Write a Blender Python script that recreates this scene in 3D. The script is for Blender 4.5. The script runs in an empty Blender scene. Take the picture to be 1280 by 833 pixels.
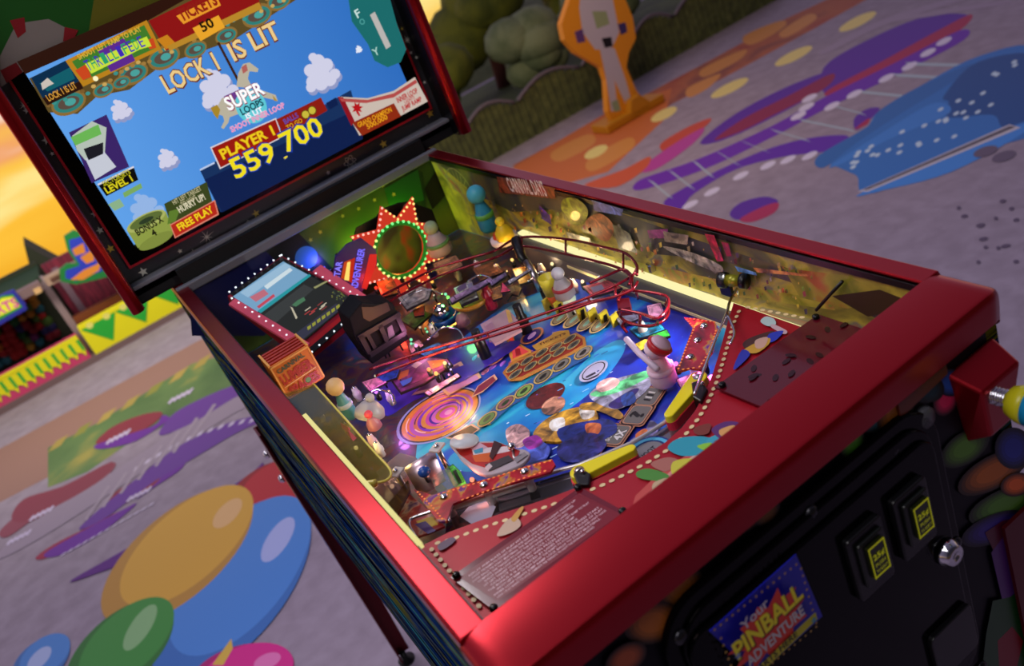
import bpy, bmesh, math, random
from mathutils import Vector, Matrix
random.seed(7)
V = Vector
SC = bpy.context.scene
COL = SC.collection
# ------------------------------------------------------------ camera
CAM = V((-0.34007, -0.52632, 1.55035))
RX = V((0.794575, -0.484968, -0.365316)); RY = V((-0.517429, -0.226058, -0.825327)); RZ = V((0.317675, 0.844810, -0.430557))
FPX = 1098.86; IW, IH = 1280, 833
cd = bpy.data.cameras.new('camera'); cam = bpy.data.objects.new('camera', cd); COL.objects.link(cam)
cd.sensor_width = 36; cd.lens = 36 * FPX / IW; cd.clip_start = .05; cd.clip_end = 200
cm = Matrix((RX, -RY, -RZ)).transposed().to_4x4(); cm.translation = CAM; cam.matrix_world = cm
cd.dof.use_dof = True; cd.dof.focus_distance = 1.12; cd.dof.aperture_fstop = 5.2
SC.camera = cam
HB = 1.09            # height of the lockbar above the floor
# ------------------------------------------------------------ exposure, sky
SC.view_settings.view_transform = 'Standard'; SC.view_settings.look = 'None'
SC.view_settings.exposure = 0.0; SC.view_settings.gamma = 1; SC.view_settings.use_curve_mapping = False

def lin(h):
    h = h.lstrip('#'); o = []
    for i in (0, 2, 4):
        c = int(h[i:i+2], 16) / 255
        o.append(c / 12.92 if c <= .04045 else ((c + .055) / 1.055) ** 2.4)
    return (*o, 1)

def ramp(nt, stops, interp='LINEAR'):
    r = nt.nodes.new('ShaderNodeValToRGB'); r.color_ramp.interpolation = interp
    e = r.color_ramp.elements
    while len(e) < len(stops): e.new(.5)
    for i, (p, c) in enumerate(stops):
        e[i].position = p; e[i].color = lin(c) if isinstance(c, str) else (c, c, c, 1)
    return r

world = bpy.data.worlds.new('sunset_sky'); SC.world = world; world.use_nodes = True
nt = world.node_tree; nt.nodes.clear(); L = nt.links.new
tc = nt.nodes.new('ShaderNodeTexCoord'); sp = nt.nodes.new('ShaderNodeSeparateXYZ'); L(tc.outputs['Generated'], sp.inputs[0])
mr = nt.nodes.new('ShaderNodeMapRange'); mr.inputs['From Min'].default_value = -.3; mr.inputs['From Max'].default_value = .7
no = nt.nodes.new('ShaderNodeTexNoise'); no.inputs['Scale'].default_value = 5; no.inputs['Detail'].default_value = 3
mp = nt.nodes.new('ShaderNodeMapping'); mp.inputs['Scale'].default_value = (1, 1, 5); L(tc.outputs['Generated'], mp.inputs[0]); L(mp.outputs[0], no.inputs['Vector'])
ma = nt.nodes.new('ShaderNodeMath'); ma.operation = 'MULTIPLY_ADD'; ma.inputs[1].default_value = .10; L(no.outputs['Fac'], ma.inputs[0]); L(sp.outputs['Z'], ma.inputs[2])
L(ma.outputs[0], mr.inputs['Value'])
# position in the ramp = (z + .05 + .3) / 1.0 about
rp = ramp(nt, [(0, '#c88a3a'), (.20, '#f6b02c'), (.25, '#ffc23c'), (.275, '#ffe890'), (.292, '#ffc84a'), (.315, '#f3a468'), (.336, '#fff0e4'), (.42, '#e9c9d2'), (.55, '#a79ab8'), (1, '#9a92b0')])
L(mr.outputs[0], rp.inputs[0])
# the evening side (behind the cabinet) is bright, the side behind the viewer is dim
mr2 = nt.nodes.new('ShaderNodeMapRange'); mr2.inputs['From Min'].default_value = -.6; mr2.inputs['From Max'].default_value = .6
mr2.inputs['To Min'].default_value = .06; mr2.inputs['To Max'].default_value = 1.0; L(sp.outputs['Y'], mr2.inputs['Value'])
bg = nt.nodes.new('ShaderNodeBackground'); L(rp.outputs[0], bg.inputs['Color']); L(mr2.outputs[0], bg.inputs['Strength'])
wo = nt.nodes.new('ShaderNodeOutputWorld'); L(bg.outputs[0], wo.inputs[0])

def area(name, loc, target, sx, sy, power, color):
    d = bpy.data.lights.new(name, 'AREA'); d.shape = 'RECTANGLE'; d.size = sx; d.size_y = sy; d.energy = power; d.color = color
    o = bpy.data.objects.new(name, d); COL.objects.link(o); o.location = loc
    o.rotation_euler = (V(target) - V(loc)).to_track_quat('-Z', 'Y').to_euler(); return o
area('softbox_key', (-.35, 1.95, 2.95), (-.15, .0, 1.09), .9, .9, 33, (1, .93, .95))
area('softbox_top', (-1.1, -.3, 3.4), (0, .7, 1.0), 1.5, 1.5, 30, (1, .95, .98))

area('stall_fill', (-.65, 4.2, 1.75), (-.65, 5.45, .12), 1.6, .35, 36, (1, .95, .75))  # added fill light that brightens the stall fronts, not a lamp of the stalls
area('standee_fill', (1.8, 3.0, 2.0), (2.63, 4.3, .2), .6, .6, 18, (1, .72, .42))  # added warm fill for the standee and the floor around it

# ------------------------------------------------------------ frames
SL = math.radians(3.5); CS, SN = math.cos(SL), math.sin(SL)
def G(p):                                   # cabinet-top frame (x right, y back along the rails, z off the glass) -> world
    x, y, z = p; return V((x, y * CS - z * SN, y * SN + z * CS + HB))
def ray(px, py): return RX * ((px - IW / 2) / FPX) + RY * ((py - IH / 2) / FPX) + RZ
def hit(px, py, o, n):                      # where the sight line of a pixel meets a plane (world)
    d = ray(px, py); return CAM + d * ((o - CAM).dot(n) / d.dot(n))
gx = V((1, 0, 0)); gy = V((0, CS, SN)); gz = V((0, -SN, CS))
class Plane:
    """a flat surface of the place: origin, two in-plane axes and its outward normal"""
    def __init__(s, o, u, v): s.o = V(o); s.u = V(u).normalized(); s.v = V(v).normalized(); s.n = s.u.cross(s.v).normalized()
    def px(s, x, y):
        q = hit(x, y, s.o, s.n) - s.o; return (q.dot(s.u), q.dot(s.v))
    def at(s, u, v, h=0): return s.o + s.u * u + s.v * v + s.n * h
    def w(s, x, y, h=0): return s.at(*s.px(x, y), h)
    def up(s, h): return Plane(s.o + s.n * h, s.u, s.v)
def gplane(z): return Plane(G((0, 0, z)), gx, gy)
PFa = math.atan(.055)
PF = Plane(G((0, .15, -.115)), gx, gy * math.cos(PFa) - gz * math.sin(PFa))           # playfield
AL = -.0265
SCR = Plane(G((0, 1.14713, .09584)), gx, gz * math.cos(AL) - gy * math.sin(AL))        # backbox display
FL = Plane((0, 0, 0), (1, 0, 0), (0, 1, 0))
FRONT = Plane((0, -.058, HB), (1, 0, 0), (0, 0, 1))                                  # cabinet front
WALLR = Plane(G((.258, 0, 0)), -gy, gz)                                              # inner right wall
def back(Y): return Plane((0, Y, 0), (1, 0, 0), (0, 0, 1))
def at(px, py, z): return hit(px, py, G((0, 0, z)), gz)

# ------------------------------------------------------------ materials
MATS = {}
def M(name, hexc, rough=.45, metal=0., coat=0., emit=0., alpha=1., trans=0., ior=1.45, spec=.5):
    if name in MATS: return MATS[name]
    m = bpy.data.materials.new(name); m.use_nodes = True; b = m.node_tree.nodes['Principled BSDF']
    c = lin(hexc); b.inputs['Base Color'].default_value = c; b.inputs['Roughness'].default_value = rough; b.inputs['Metallic'].default_value = metal
    b.inputs['Coat Weight'].default_value = coat; b.inputs['Coat Roughness'].default_value = .08; b.inputs['IOR'].default_value = ior
    b.inputs['Specular IOR Level'].default_value = spec
    b.inputs['Transmission Weight'].default_value = trans
    if emit: b.inputs['Emission Color'].default_value = c; b.inputs['Emission Strength'].default_value = emit
    b.inputs['Alpha'].default_value = alpha
    MATS[name] = m; return m
def C(h, rough=.4): return M('print_' + h.strip('#'), h, rough)          # printed / painted colour
def PC(h, rough=.3):                                                    # painterly printed colour with brush variation
    h = h.strip('#'); v = [int(h[k:k + 2], 16) for k in (0, 2, 4)]
    f = lambda q: '#' + ''.join('%02x' % max(0, min(255, int(a * q))) for a in v)
    return NM('paint_' + h, [(.34, f(.55)), (.46, f(.95)), (.56, f(1.12)), (.68, f(1.5))], 55, 4, 1.0, rough, coat=.3)
def E(h, s=1.0):                                                       # self-lit colour
    k = 'glow_%s_%g' % (h.strip('#'), s)
    if k in MATS: return MATS[k]
    m = bpy.data.materials.new(k); m.use_nodes = True; b = m.node_tree.nodes['Principled BSDF']
    b.inputs['Base Color'].default_value = (0, 0, 0, 1); b.inputs['Roughness'].default_value = .5; b.inputs['Specular IOR Level'].default_value = .1
    b.inputs['Emission Color'].default_value = lin(h); b.inputs['Emission Strength'].default_value = s
    MATS[k] = m; return m
def NM(name, stops, scale=8, detail=4, dist=0., rough=.45, stretch=(1, 1, 1), kind='noise', interp='LINEAR', bump=0, emit=0, coat=0, rot=(0, 0, 0)):
    if name in MATS: return MATS[name]
    m = bpy.data.materials.new(name); m.use_nodes = True; nt = m.node_tree; b = nt.nodes['Principled BSDF']; L = nt.links.new
    tc = nt.nodes.new('ShaderNodeTexCoord'); mp = nt.nodes.new('ShaderNodeMapping'); mp.inputs['Scale'].default_value = stretch; mp.inputs['Rotation'].default_value = rot
    L(tc.outputs['Object'], mp.inputs[0])
    if kind == 'voronoi':
        t = nt.nodes.new('ShaderNodeTexVoronoi'); t.inputs['Scale'].default_value = scale
        s2 = nt.nodes.new('ShaderNodeSeparateColor'); L(t.outputs['Color'], s2.inputs[0]); out = s2.outputs[0]
    else:
        t = nt.nodes.new('ShaderNodeTexNoise'); t.inputs['Scale'].default_value = scale; t.inputs['Detail'].default_value = detail; t.inputs['Distortion'].default_value = dist; out = t.outputs['Fac']
    L(mp.outputs[0], t.inputs['Vector'])
    r = ramp(nt, stops, interp); L(out, r.inputs[0]); L(r.outputs[0], b.inputs['Base Color'])
    b.inputs['Roughness'].default_value = rough; b.inputs['Coat Weight'].default_value = coat
    if emit:
        L(r.outputs[0], b.inputs['Emission Color']); b.inputs['Emission Strength'].default_value = emit
    if bump:
        bp = nt.nodes.new('ShaderNodeBump'); bp.inputs['Strength'].default_value = bump; bp.inputs['Distance'].default_value = .02
        L(out, bp.inputs['Height']); L(bp.outputs[0], b.inputs['Normal'])
    MATS[name] = m; return m
def clear(name, hexc, mix=.8, rough=.05, spec=.9):     # thin clear or tinted plastic
    if name in MATS: return MATS[name]
    m = bpy.data.materials.new(name); m.use_nodes = True; nt = m.node_tree; b = nt.nodes['Principled BSDF']; L = nt.links.new
    b.inputs['Base Color'].default_value = lin(hexc); b.inputs['Roughness'].default_value = rough; b.inputs['Alpha'].default_value = 1 - mix
    MATS[name] = m; return m
RED = M('red_lacquer', '#a00a1a', .30, .8, .15); RED.node_tree.nodes['Principled BSDF'].inputs['Coat Roughness'].default_value = .3
REDD = M('red_wire', '#7d0d1c', .22, .7, .4)
REDF = M('red_sheet', '#a50f22', .4, .2)
BLK = M('black_plastic', '#0a0a0c', .35)
BLKM = M('black_matte', '#08080a', .75)
GLOSS = M('black_gloss', '#030304', .14, 0, 0, spec=.15)
GREYP = M('grey_lip', '#7a7a82', .4)
CHR = M('chrome', '#d8d8de', .08, 1)
STEEL = M('brushed_steel', '#b9b4b8', .28, 1)
CLR = clear('clear_plastic', '#f2f0e0', .80, .08)

# ------------------------------------------------------------ builders
class MB:
    """collects shapes in world space and links them as ONE mesh object"""
    def __init__(s): s.v = []; s.f = []; s.m = []; s.mats = []; s.sm = []; s.k = 0
    def mi(s, m):
        if m not in s.mats: s.mats.append(m)
        return s.mats.index(m)
    def add(s, vs, fs, m, smooth=False):
        b = len(s.v); s.v += [V(v) for v in vs]; i = s.mi(m)
        for f in fs: s.f.append([b + q for q in f]); s.m.append(i); s.sm.append(smooth)
        return s
    def prism(s, base, off, m, smooth=False):          # closed outline extruded by a vector
        n = len(base); off = V(off); vs = [V(p) for p in base] + [V(p) + off for p in base]
        fs = [list(range(n))[::-1], list(range(n, 2 * n))] + [[i, (i + 1) % n, n + (i + 1) % n, n + i] for i in range(n)]
        return s.add(vs, fs, m, smooth)
    def box(s, o, a, b, c, m):                          # corner + three edge vectors
        o, a, b, c = V(o), V(a), V(b), V(c); return s.prism([o, o + a, o + a + b, o + b], c, m)
    def gbox(s, x0, x1, y0, y1, z0, z1, m): return s.prism([G((x0, y0, z0)), G((x1, y0, z0)), G((x1, y1, z0)), G((x0, y1, z0))], gz * (z1 - z0), m)
    def wbox(s, x0, x1, y0, y1, z0, z1, m): return s.prism([(x0, y0, z0), (x1, y0, z0), (x1, y1, z0), (x0, y1, z0)], (0, 0, z1 - z0), m)
    def flat(s, pts, m): return s.add(pts, [list(range(len(pts)))], m)
    def tube(s, path, r, m, n=8, closed=False, smooth=True, r2=None):
        P = [V(p) for p in path]; N = len(P); rings = []; vs = []
        up = None
        for i in range(N):
            if closed: t = P[(i + 1) % N] - P[i - 1]
            else: t = P[min(i + 1, N - 1)] - P[max(i - 1, 0)]
            t.normalize()
            if up is None: up = V((0, 0, 1)) if abs(t.z) < .9 else V((1, 0, 0))
            a = t.cross(up); 
            if a.length < 1e-4: a = t.orthogonal()
            a.normalize(); bb = a.cross(t).normalized(); up = bb
            rr = r if r2 is None else r + (r2 - r) * i / (N - 1)
            for k in range(n):
                q = 2 * math.pi * k / n; vs.append(P[i] + (a * math.cos(q) + bb * math.sin(q)) * rr)
        fs = []
        for i in range(N if closed else N - 1):
            j = (i + 1) % N
            for k in range(n): fs.append([i * n + k, i * n + (k + 1) % n, j * n + (k + 1) % n, j * n + k])
        if not closed: fs += [list(range(n))[::-1], [(N - 1) * n + k for k in range(n)]]
        return s.add(vs, fs, m, smooth)
    def lathe(s, o, ax, prof, m, n=20, smooth=True):    # prof = [(radius, height)...] about axis ax from o
        o = V(o); ax = V(ax).normalized(); a = ax.orthogonal().normalized(); b = ax.cross(a); vs = []; fs = []
        for r, h in prof:
            for k in range(n):
                q = 2 * math.pi * k / n; vs.append(o + ax * h + (a * math.cos(q) + b * math.sin(q)) * max(r, 1e-5))
        for i in range(len(prof) - 1):
            for k in range(n): fs.append([i * n + k, i * n + (k + 1) % n, (i + 1) * n + (k + 1) % n, (i + 1) * n + k])
        fs += [list(range(n))[::-1], [(len(prof) - 1) * n + k for k in range(n)]]
        return s.add(vs, fs, m, smooth)
    def ball(s, o, r, m, n=12, sc=(1, 1, 1), ax=(0, 0, 1)):
        k = max(5, n // 2); return s.lathe(o, ax, [(r * sc[0] * math.sin(math.pi * i / k), -r * sc[2] * math.cos(math.pi * i / k)) for i in range(k + 1)], m, n)
    # ---- artwork lying on a plane: each layer a hair above the last
    EPS = .00015
    def lay(s): s.k += 1; return s.k * s.EPS
    def poly(s, pl, pts, m): h = s.lay(); return s.flat([pl.w(x, y, h) for x, y in pts], m)
    def upoly(s, pl, pts, m): h = s.lay(); return s.flat([pl.at(u, v, h) for u, v in pts], m)
    def ell(s, pl, c, ru, rv, m, rot=0, n=28, uv=False):
        u, v = c if uv else pl.px(*c); cr, sr = math.cos(rot), math.sin(rot); h = s.lay()
        return s.flat([pl.at(u + cr * ru * math.cos(q) - sr * rv * math.sin(q), v + sr * ru * math.cos(q) + cr * rv * math.sin(q), h) for q in [2 * math.pi * i / n for i in range(n)]], m)
    def pell(s, pl, c, a, b, rot, m, n=40):              # ellipse measured in the photograph, laid on the surface
        h = s.lay(); cr, sr = math.cos(rot), math.sin(rot)
        return s.flat([pl.w(c[0] + cr * a * math.cos(q) - sr * b * math.sin(q), c[1] + sr * a * math.cos(q) + cr * b * math.sin(q), h) for q in [2 * math.pi * i / n for i in range(n)]], m)
    def star(s, pl, c, r, m, n=5, inner=.42, rot=0, uv=False, wob=0):
        u, v = c if uv else pl.px(*c); pts = []
        for i in range(2 * n):
            rr = (r if i % 2 == 0 else r * inner) * (1 + random.uniform(-wob, wob)); q = rot + math.pi / 2 + math.pi * i / n; pts.append((u + rr * math.cos(q), v + rr * math.sin(q)))
        return s.upoly(pl, pts, m)
    def cloud(s, pl, c, w, m):
        for dx, dy, r in ((0, 0, .5), (-.42, -.24, .26), (.42, -.2, .28), (.12, .34, .34), (-.22, .2, .32), (.3, .14, .34), (-.3, -.12, .34), (.02, .5, .22), (-.1, -.28, .34), (.2, -.28, .34)):
            u, v = pl.px(*c); s.ell(pl, (u + dx * w, v + dy * w), r * w * .62, r * w * .55, m, uv=True, n=16)
    def text(s, pl, t, pL, pR, m, hgt=None, bold=0., uv=False, h=None):
        """words standing on the baseline pL..pR; hgt = cap height in metres"""
        a = V((*(pL if uv else pl.px(*pL)), 0)); b = V((*(pR if uv else pl.px(*pR)), 0)); vs, fs, w, ch = glyphs(t, bold)
        d = b - a; x = d.normalized(); y = V((-x.y, x.x, 0)); sx = d.length / w; sy = sx if hgt is None else hgt / ch
        hh = s.lay() if h is None else h
        out = []
        for gxx, gyy in vs:
            q = a + x * (gxx * sx) + y * (gyy * sy); out.append(pl.at(q.x, q.y, hh))
        return s.add(out, fs, m)
    def build(s, name, parent=None, bevel=0., seg=2, label=None, stuff=False, origin=None, auto=0):
        me = bpy.data.meshes.new(name)
        lo = V((min(v.x for v in s.v), min(v.y for v in s.v), min(v.z for v in s.v))); hi = V((max(v.x for v in s.v), max(v.y for v in s.v), max(v.z for v in s.v)))
        o = V(((lo.x + hi.x) / 2, (lo.y + hi.y) / 2, lo.z)) if origin is None else V(origin)
        me.from_pydata([v - o for v in s.v], [], s.f); 
        for m in s.mats: me.materials.append(m)
        me.polygons.foreach_set('material_index', s.m); me.polygons.foreach_set('use_smooth', s.sm); me.update()
        ob = bpy.data.objects.new(name, me); COL.objects.link(ob); ORG[ob.name] = o
        if parent is not None: ob.parent = parent; ob.location = o - ORG[parent.name]
        else: ob.location = o
        if bevel:
            bm = bmesh.new(); bm.from_mesh(me); bmesh.ops.remove_doubles(bm, verts=bm.verts, dist=1e-6); bmesh.ops.recalc_face_normals(bm, faces=bm.faces); bm.to_mesh(me); bm.free()
            md = ob.modifiers.new('bevel', 'BEVEL'); md.width = bevel; md.segments = seg; md.limit_method = 'ANGLE'; md.angle_limit = math.radians(40)
        if auto: me.shade_smooth(); me.set_sharp_from_angle(angle=math.radians(auto))
        if label: ob['label'] = label
        if stuff: ob['kind'] = 'stuff'
        return ob
ORG = {}
GL = {}
def glyphs(t, bold=0.):
    if (t, bold) in GL: return GL[(t, bold)]
    c = bpy.data.curves.new('words', 'FONT'); c.body = t; c.offset = bold; c.resolution_u = 2; c.fill_mode = 'FRONT'
    o = bpy.data.objects.new('words', c); COL.objects.link(o); dg = bpy.context.evaluated_depsgraph_get(); dg.update()
    me = bpy.data.meshes.new_from_object(o.evaluated_get(dg))
    vs = [(v.co.x, v.co.y) for v in me.vertices]; fs = [list(p.vertices) for p in me.polygons]
    bpy.data.objects.remove(o); bpy.data.curves.remove(c); bpy.data.meshes.remove(me)
    x0 = min(v[0] for v in vs); x1 = max(v[0] for v in vs); vs = [(a - x0, b) for a, b in vs]
    GL[(t, bold)] = (vs, fs, x1 - x0, .69); return GL[(t, bold)]
def thing(name, label, cat, loc, group=None):
    o = bpy.data.objects.new(name, None); COL.objects.link(o); o.empty_display_size = .05; o.location = loc; ORG[o.name] = V(loc)
    return tag(o, label, cat, group)
def tag(o, label, cat, group=None):
    o['label'] = label; o['category'] = cat
    if group: o['group'] = group
    return o
def struct(o): o['kind'] = 'structure'; return o
def round_rect(u0, u1, v0, v1, r, n=6):
    out = []
    for cx, cy, a0 in ((u1 - r, v1 - r, 0), (u0 + r, v1 - r, 90), (u0 + r, v0 + r, 180), (u1 - r, v0 + r, 270)):
        for i in range(n + 1):
            q = math.radians(a0 + 90 * i / n); out.append((cx + r * math.cos(q), cy + r * math.sin(q)))
    return out
def smooth_path(pts, k=6, closed=False):
    P = [V(p) for p in pts]; out = []; n = len(P)
    rng = range(n if closed else n - 1)
    for i in rng:
        if closed: p0, p1, p2, p3 = P[i - 1], P[i], P[(i + 1) % n], P[(i + 2) % n]
        else: p0, p1, p2, p3 = P[max(i - 1, 0)], P[i], P[i + 1], P[min(i + 2, n - 1)]
        for j in range(k):
            t = j / k; out.append(.5 * ((2 * p1) + (p2 - p0) * t + (2 * p0 - 5 * p1 + 4 * p2 - p3) * t * t + (3 * p1 - p0 - 3 * p2 + p3) * t ** 3))
    if not closed: out.append(P[-1])
    return out
def lerp2(a, b, t): return (a[0] + (b[0] - a[0]) * t, a[1] + (b[1] - a[1]) * t)

# ============================================================ FLOOR (painted plaza)
f = MB(); f.EPS = .00002
FLM = NM('plaza_floor', [(.3, '#8f8192'), (.5, '#988a9c'), (.7, '#a193a6')], 14, 8, .3, .75, bump=.12)
f.add([(-8, -3, 0), (10, -3, 0), (10, 7.3, 0), (-8, 7.3, 0)], [[0, 1, 2, 3]], FLM)
f.add([(-8, -3, -.3), (10, -3, -.3), (10, 7.3, -.3), (-8, 7.3, -.3)], [[3, 2, 1, 0]], FLM)
def soft(pts, k=5): return [(p.x, p.y) for p in smooth_path([V((x, y, 0)) for x, y in pts], k, True)]
def fp(pts, c, r=.6): f.poly(FL, soft(pts), C(c, r))
# back paving, its orange light put into the colour, and the green painted lawn on the left
EA = NM('orange_lit_paving', [(.35, '#8a4b3c'), (.5, '#b0623c'), (.65, '#a5503a')], 3, 3, .4, .7)
f.poly(FL, [(640, 207), (905, 66), (985, 22), (1075, -20), (1100, -10), (1010, 40), (900, 100), (840, 130), (780, 175), (720, 225)], EA)
f.add([(1.1, 4.85, .001), (7.5, 4.85, .001), (7.5, 7.2, .001), (1.1, 7.2, .001)], [[0, 1, 2, 3]], NM('back_lawn', [(.35, '#3f4a24'), (.6, '#56622e')], 5, 4, .3, .8))
f.poly(FL, [(640, 210), (760, 140), (840, 110), (830, 150), (760, 215), (700, 232)], C('#c46a34', .7))
for q in ([(690, 190), (735, 168), (742, 180), (700, 202)], [(735, 200), (785, 172), (790, 186), (742, 214)], [(860, 110), (900, 92), (888, 108), (862, 122)], [(878, 86), (930, 62), (925, 74), (882, 96)], [(975, 40), (1010, 18), (1020, 24), (984, 46)], [(930, 45), (975, 26), (980, 34), (940, 56)]): fp(q, '#d08a3e')
for q in ((745, 190, 16), (830, 143, 18), (912, 110, 26), (992, 70, 26), (1072, 27, 26)): f.pell(FL, q[:2], q[2], 6, -.46, C('#e6d27e', .6), 20)
f.poly(FL, [(-90, 610), (30, 545), (250, 425), (300, 410), (330, 440), (130, 560), (-60, 660)], C('#99736a', .7))
f.poly(FL, [(60, 560), (120, 530), (240, 455), (330, 430), (335, 470), (160, 555), (110, 590), (60, 610)], NM('painted_lawn', [(.35, '#4b6a3c'), (.6, '#63804a'), (.7, '#a49a4c')], 2.2, 3, .4, .7))
for i in range(9):
    a = (70 + i * 30, 552 - i * 17); f.poly(FL, [a, (a[0] + 16, a[1] - 9), (a[0] + 6, a[1] + 5), (a[0] - 10, a[1] + 14)], C(['#a8924a', '#8c8a3e', '#b0974e'][i % 3], .7))
PUR, PUR2, CRI, LAV = '#5a1fa0', '#6d2a9c', '#a8204e', '#cfc4e0'
# track ornaments on the right
fp([(1030, 84), (1095, 45), (1160, 20), (1213, 20), (1190, 45), (1120, 82), (1040, 122)], PUR)
fp([(1036, 112), (1100, 78), (1160, 45), (1213, 18), (1200, 38), (1120, 84), (1042, 118)], CRI)
fp([(875, 178), (920, 142), (985, 108), (1042, 88), (1040, 105), (970, 145), (905, 175)], PUR); fp([(893, 175), (930, 148), (985, 120), (1040, 92), (1032, 110), (965, 145), (925, 165)], '#8c1c48')
fp([(800, 225), (870, 200), (960, 160), (1030, 122), (1120, 78), (1200, 38), (1205, 50), (1125, 92), (1035, 135), (965, 172), (880, 212), (800, 238)], '#6a1fae')
fp([(830, 252), (880, 222), (950, 190), (1010, 173), (1060, 170), (1040, 188), (980, 196), (920, 212), (868, 242), (850, 262)], '#5f1cab')
fp([(1068, 148), (1085, 136), (1100, 136), (1085, 152), (1070, 163)], PUR); fp([(1068, 162), (1086, 148), (1084, 156)], CRI)
fp([(912, 268), (925, 254), (955, 246), (973, 252), (955, 262), (925, 275)], PUR); fp([(925, 274), (955, 258), (973, 254), (968, 266), (940, 278)], '#b02458')
for a, b in (((813, 226), (838, 247)), ((838, 214), (866, 236)), ((868, 202), (890, 221)), ((897, 190), (924, 207)), ((928, 177), (960, 190)), ((966, 163), (1010, 176)), ((1000, 150), (1068, 164)), ((1040, 132), (1080, 143)), ((1075, 115), (1135, 121)), ((1118, 94), (1190, 98)), ((1135, 80), (1210, 82))):
    d = 4; f.poly(FL, [(a[0] - d, a[1] - 2), (a[0] + d, a[1] + 2), (b[0] + d, b[1] + 2), (b[0] - d, b[1] - 2)], C('#a7b6c6', .6))
for x, y in ((863, 256), (890, 240), (926, 220), (960, 207), (985, 200), (1012, 195), (998, 145), (1008, 134), (1012, 123), (1040, 133), (1068, 118), (1108, 98), (1137, 83), (1160, 66), (1180, 52)): f.pell(FL, (x, y), 11, 3.6, -.46, C('#d8d0ea', .6), 14)
fp([(1030, 62), (1110, 22), (1255, -20), (1262, -16), (1118, 27), (1036, 66)], '#9c8ba2'); fp([(1120, 22), (1250, 2), (1252, 6), (1122, 27)], '#9c8ba2')
# orange and pink lozenges near the standee
fp([(826, 180), (858, 160), (888, 148), (882, 158), (850, 180), (832, 190)], '#c4482c'); fp([(800, 212), (840, 182), (880, 160), (866, 180), (820, 212)], '#b43c9a'); fp([(730, 232), (780, 212), (812, 196), (806, 212), (770, 234)], '#c9552e')
# blue patchwork cloth shape
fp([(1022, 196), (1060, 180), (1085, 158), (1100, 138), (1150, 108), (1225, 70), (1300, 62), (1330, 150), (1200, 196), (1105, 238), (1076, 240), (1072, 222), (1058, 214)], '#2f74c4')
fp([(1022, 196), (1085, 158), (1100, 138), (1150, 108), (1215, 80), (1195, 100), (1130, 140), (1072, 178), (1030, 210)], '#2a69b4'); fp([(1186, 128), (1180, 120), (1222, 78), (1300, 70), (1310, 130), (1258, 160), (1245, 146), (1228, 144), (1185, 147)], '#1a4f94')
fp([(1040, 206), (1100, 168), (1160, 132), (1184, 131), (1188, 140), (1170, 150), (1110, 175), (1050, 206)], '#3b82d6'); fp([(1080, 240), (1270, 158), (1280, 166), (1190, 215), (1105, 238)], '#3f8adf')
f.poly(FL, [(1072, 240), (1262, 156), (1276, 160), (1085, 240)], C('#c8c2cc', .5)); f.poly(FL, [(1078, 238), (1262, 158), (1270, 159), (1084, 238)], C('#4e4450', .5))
for i in range(34):
    a = random.random(); b = random.random(); x = 1058 + 215 * a; y = 205 - 100 * a + (b - .35) * 62 * (.4 + .6 * a)
    if x > 1225: y = 75 + 60 * b
    f.pell(FL, (x, y), 4.2, 1.9, -.5, C('#c4dcf0', .6), 10)
for i in range(16): f.pell(FL, (1180 + random.random() * 110, 250 + random.random() * 90), 5 * random.uniform(.5, 1.3), 2.4, -.2, C('#5e5068', .7), 10)
for x, y in ((1232, 190), (1255, 196)): f.pell(FL, (x, y), 16, 6, -.3, C('#6a5d74', .7), 16)
# track ornaments on the left
fp([(0, 690), (60, 640), (150, 585), (250, 520), (330, 480), (420, 470), (420, 485), (330, 500), (240, 550), (150, 610), (60, 668), (0, 700)], '#9a8ba0')
fp([(120, 555), (140, 535), (175, 520), (203, 516), (190, 532), (150, 552)], '#8c3040'); fp([(122, 556), (190, 534), (203, 520), (210, 526), (170, 552), (128, 562)], PUR2)
fp([(0, 665), (30, 640), (80, 620), (140, 580), (138, 592), (100, 618), (50, 645), (10, 672)], '#8e4658'); fp([(15, 650), (30, 625), (80, 608), (140, 578), (128, 600), (80, 628), (40, 652)], '#8a3a4c')
fp([(130, 634), (150, 612), (190, 594), (226, 580), (215, 596), (180, 616), (146, 636)], '#8c3040'); fp([(196, 590), (230, 570), (228, 586), (190, 612), (170, 626), (200, 600)], PUR2)
fp([(45, 698), (70, 680), (115, 658), (150, 640), (140, 654), (100, 676), (60, 698)], '#9c2a48'); fp([(60, 690), (150, 640), (170, 632), (120, 672), (72, 696)], PUR2)
fp([(100, 660), (170, 600), (230, 555), (300, 525), (340, 522), (300, 540), (240, 575), (190, 605), (130, 650)], '#6a3a9a'); fp([(200, 545), (215, 520), (250, 500), (300, 480), (330, 478), (290, 500), (240, 530)], '#6a3a9a')
for i in range(14):
    t = i / 13; x = 170 + 170 * t; y = 585 - 62 * t - 14 * math.sin(t * 3.1); f.poly(FL, [(x, y), (x + 7, y - 4), (x + 4, y + 1), (x - 3, y + 5)], C('#d2c6e2', .6))
for i in range(13):
    t = i / 12; x = 78 + 110 * t; y = 694 - 62 * t; f.poly(FL, [(x, y), (x + 6, y - 4), (x + 3, y), (x - 4, y + 4)], C('#d2c6e2', .6))
for i in range(7):
    a = (105 + i * 22, 652 - i * 17); b = (a[0] + 30, a[1] - 44); f.poly(FL, [a, b, (b[0] + 4, b[1]), (a[0] + 4, a[1])], C('#a697aa', .6))
for bx, by in ((36, 652), (158, 628), (210, 505), (132, 556), (8, 682)):
    for i in range(5): f.poly(FL, [(bx + i * 6, by - i * 3), (bx + 6 + i * 6, by - 7 - i * 3), (bx + 9 + i * 6, by - 7 - i * 3), (bx + 3 + i * 6, by + 1 - i * 3)], C('#cdbfe0', .6))
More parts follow.
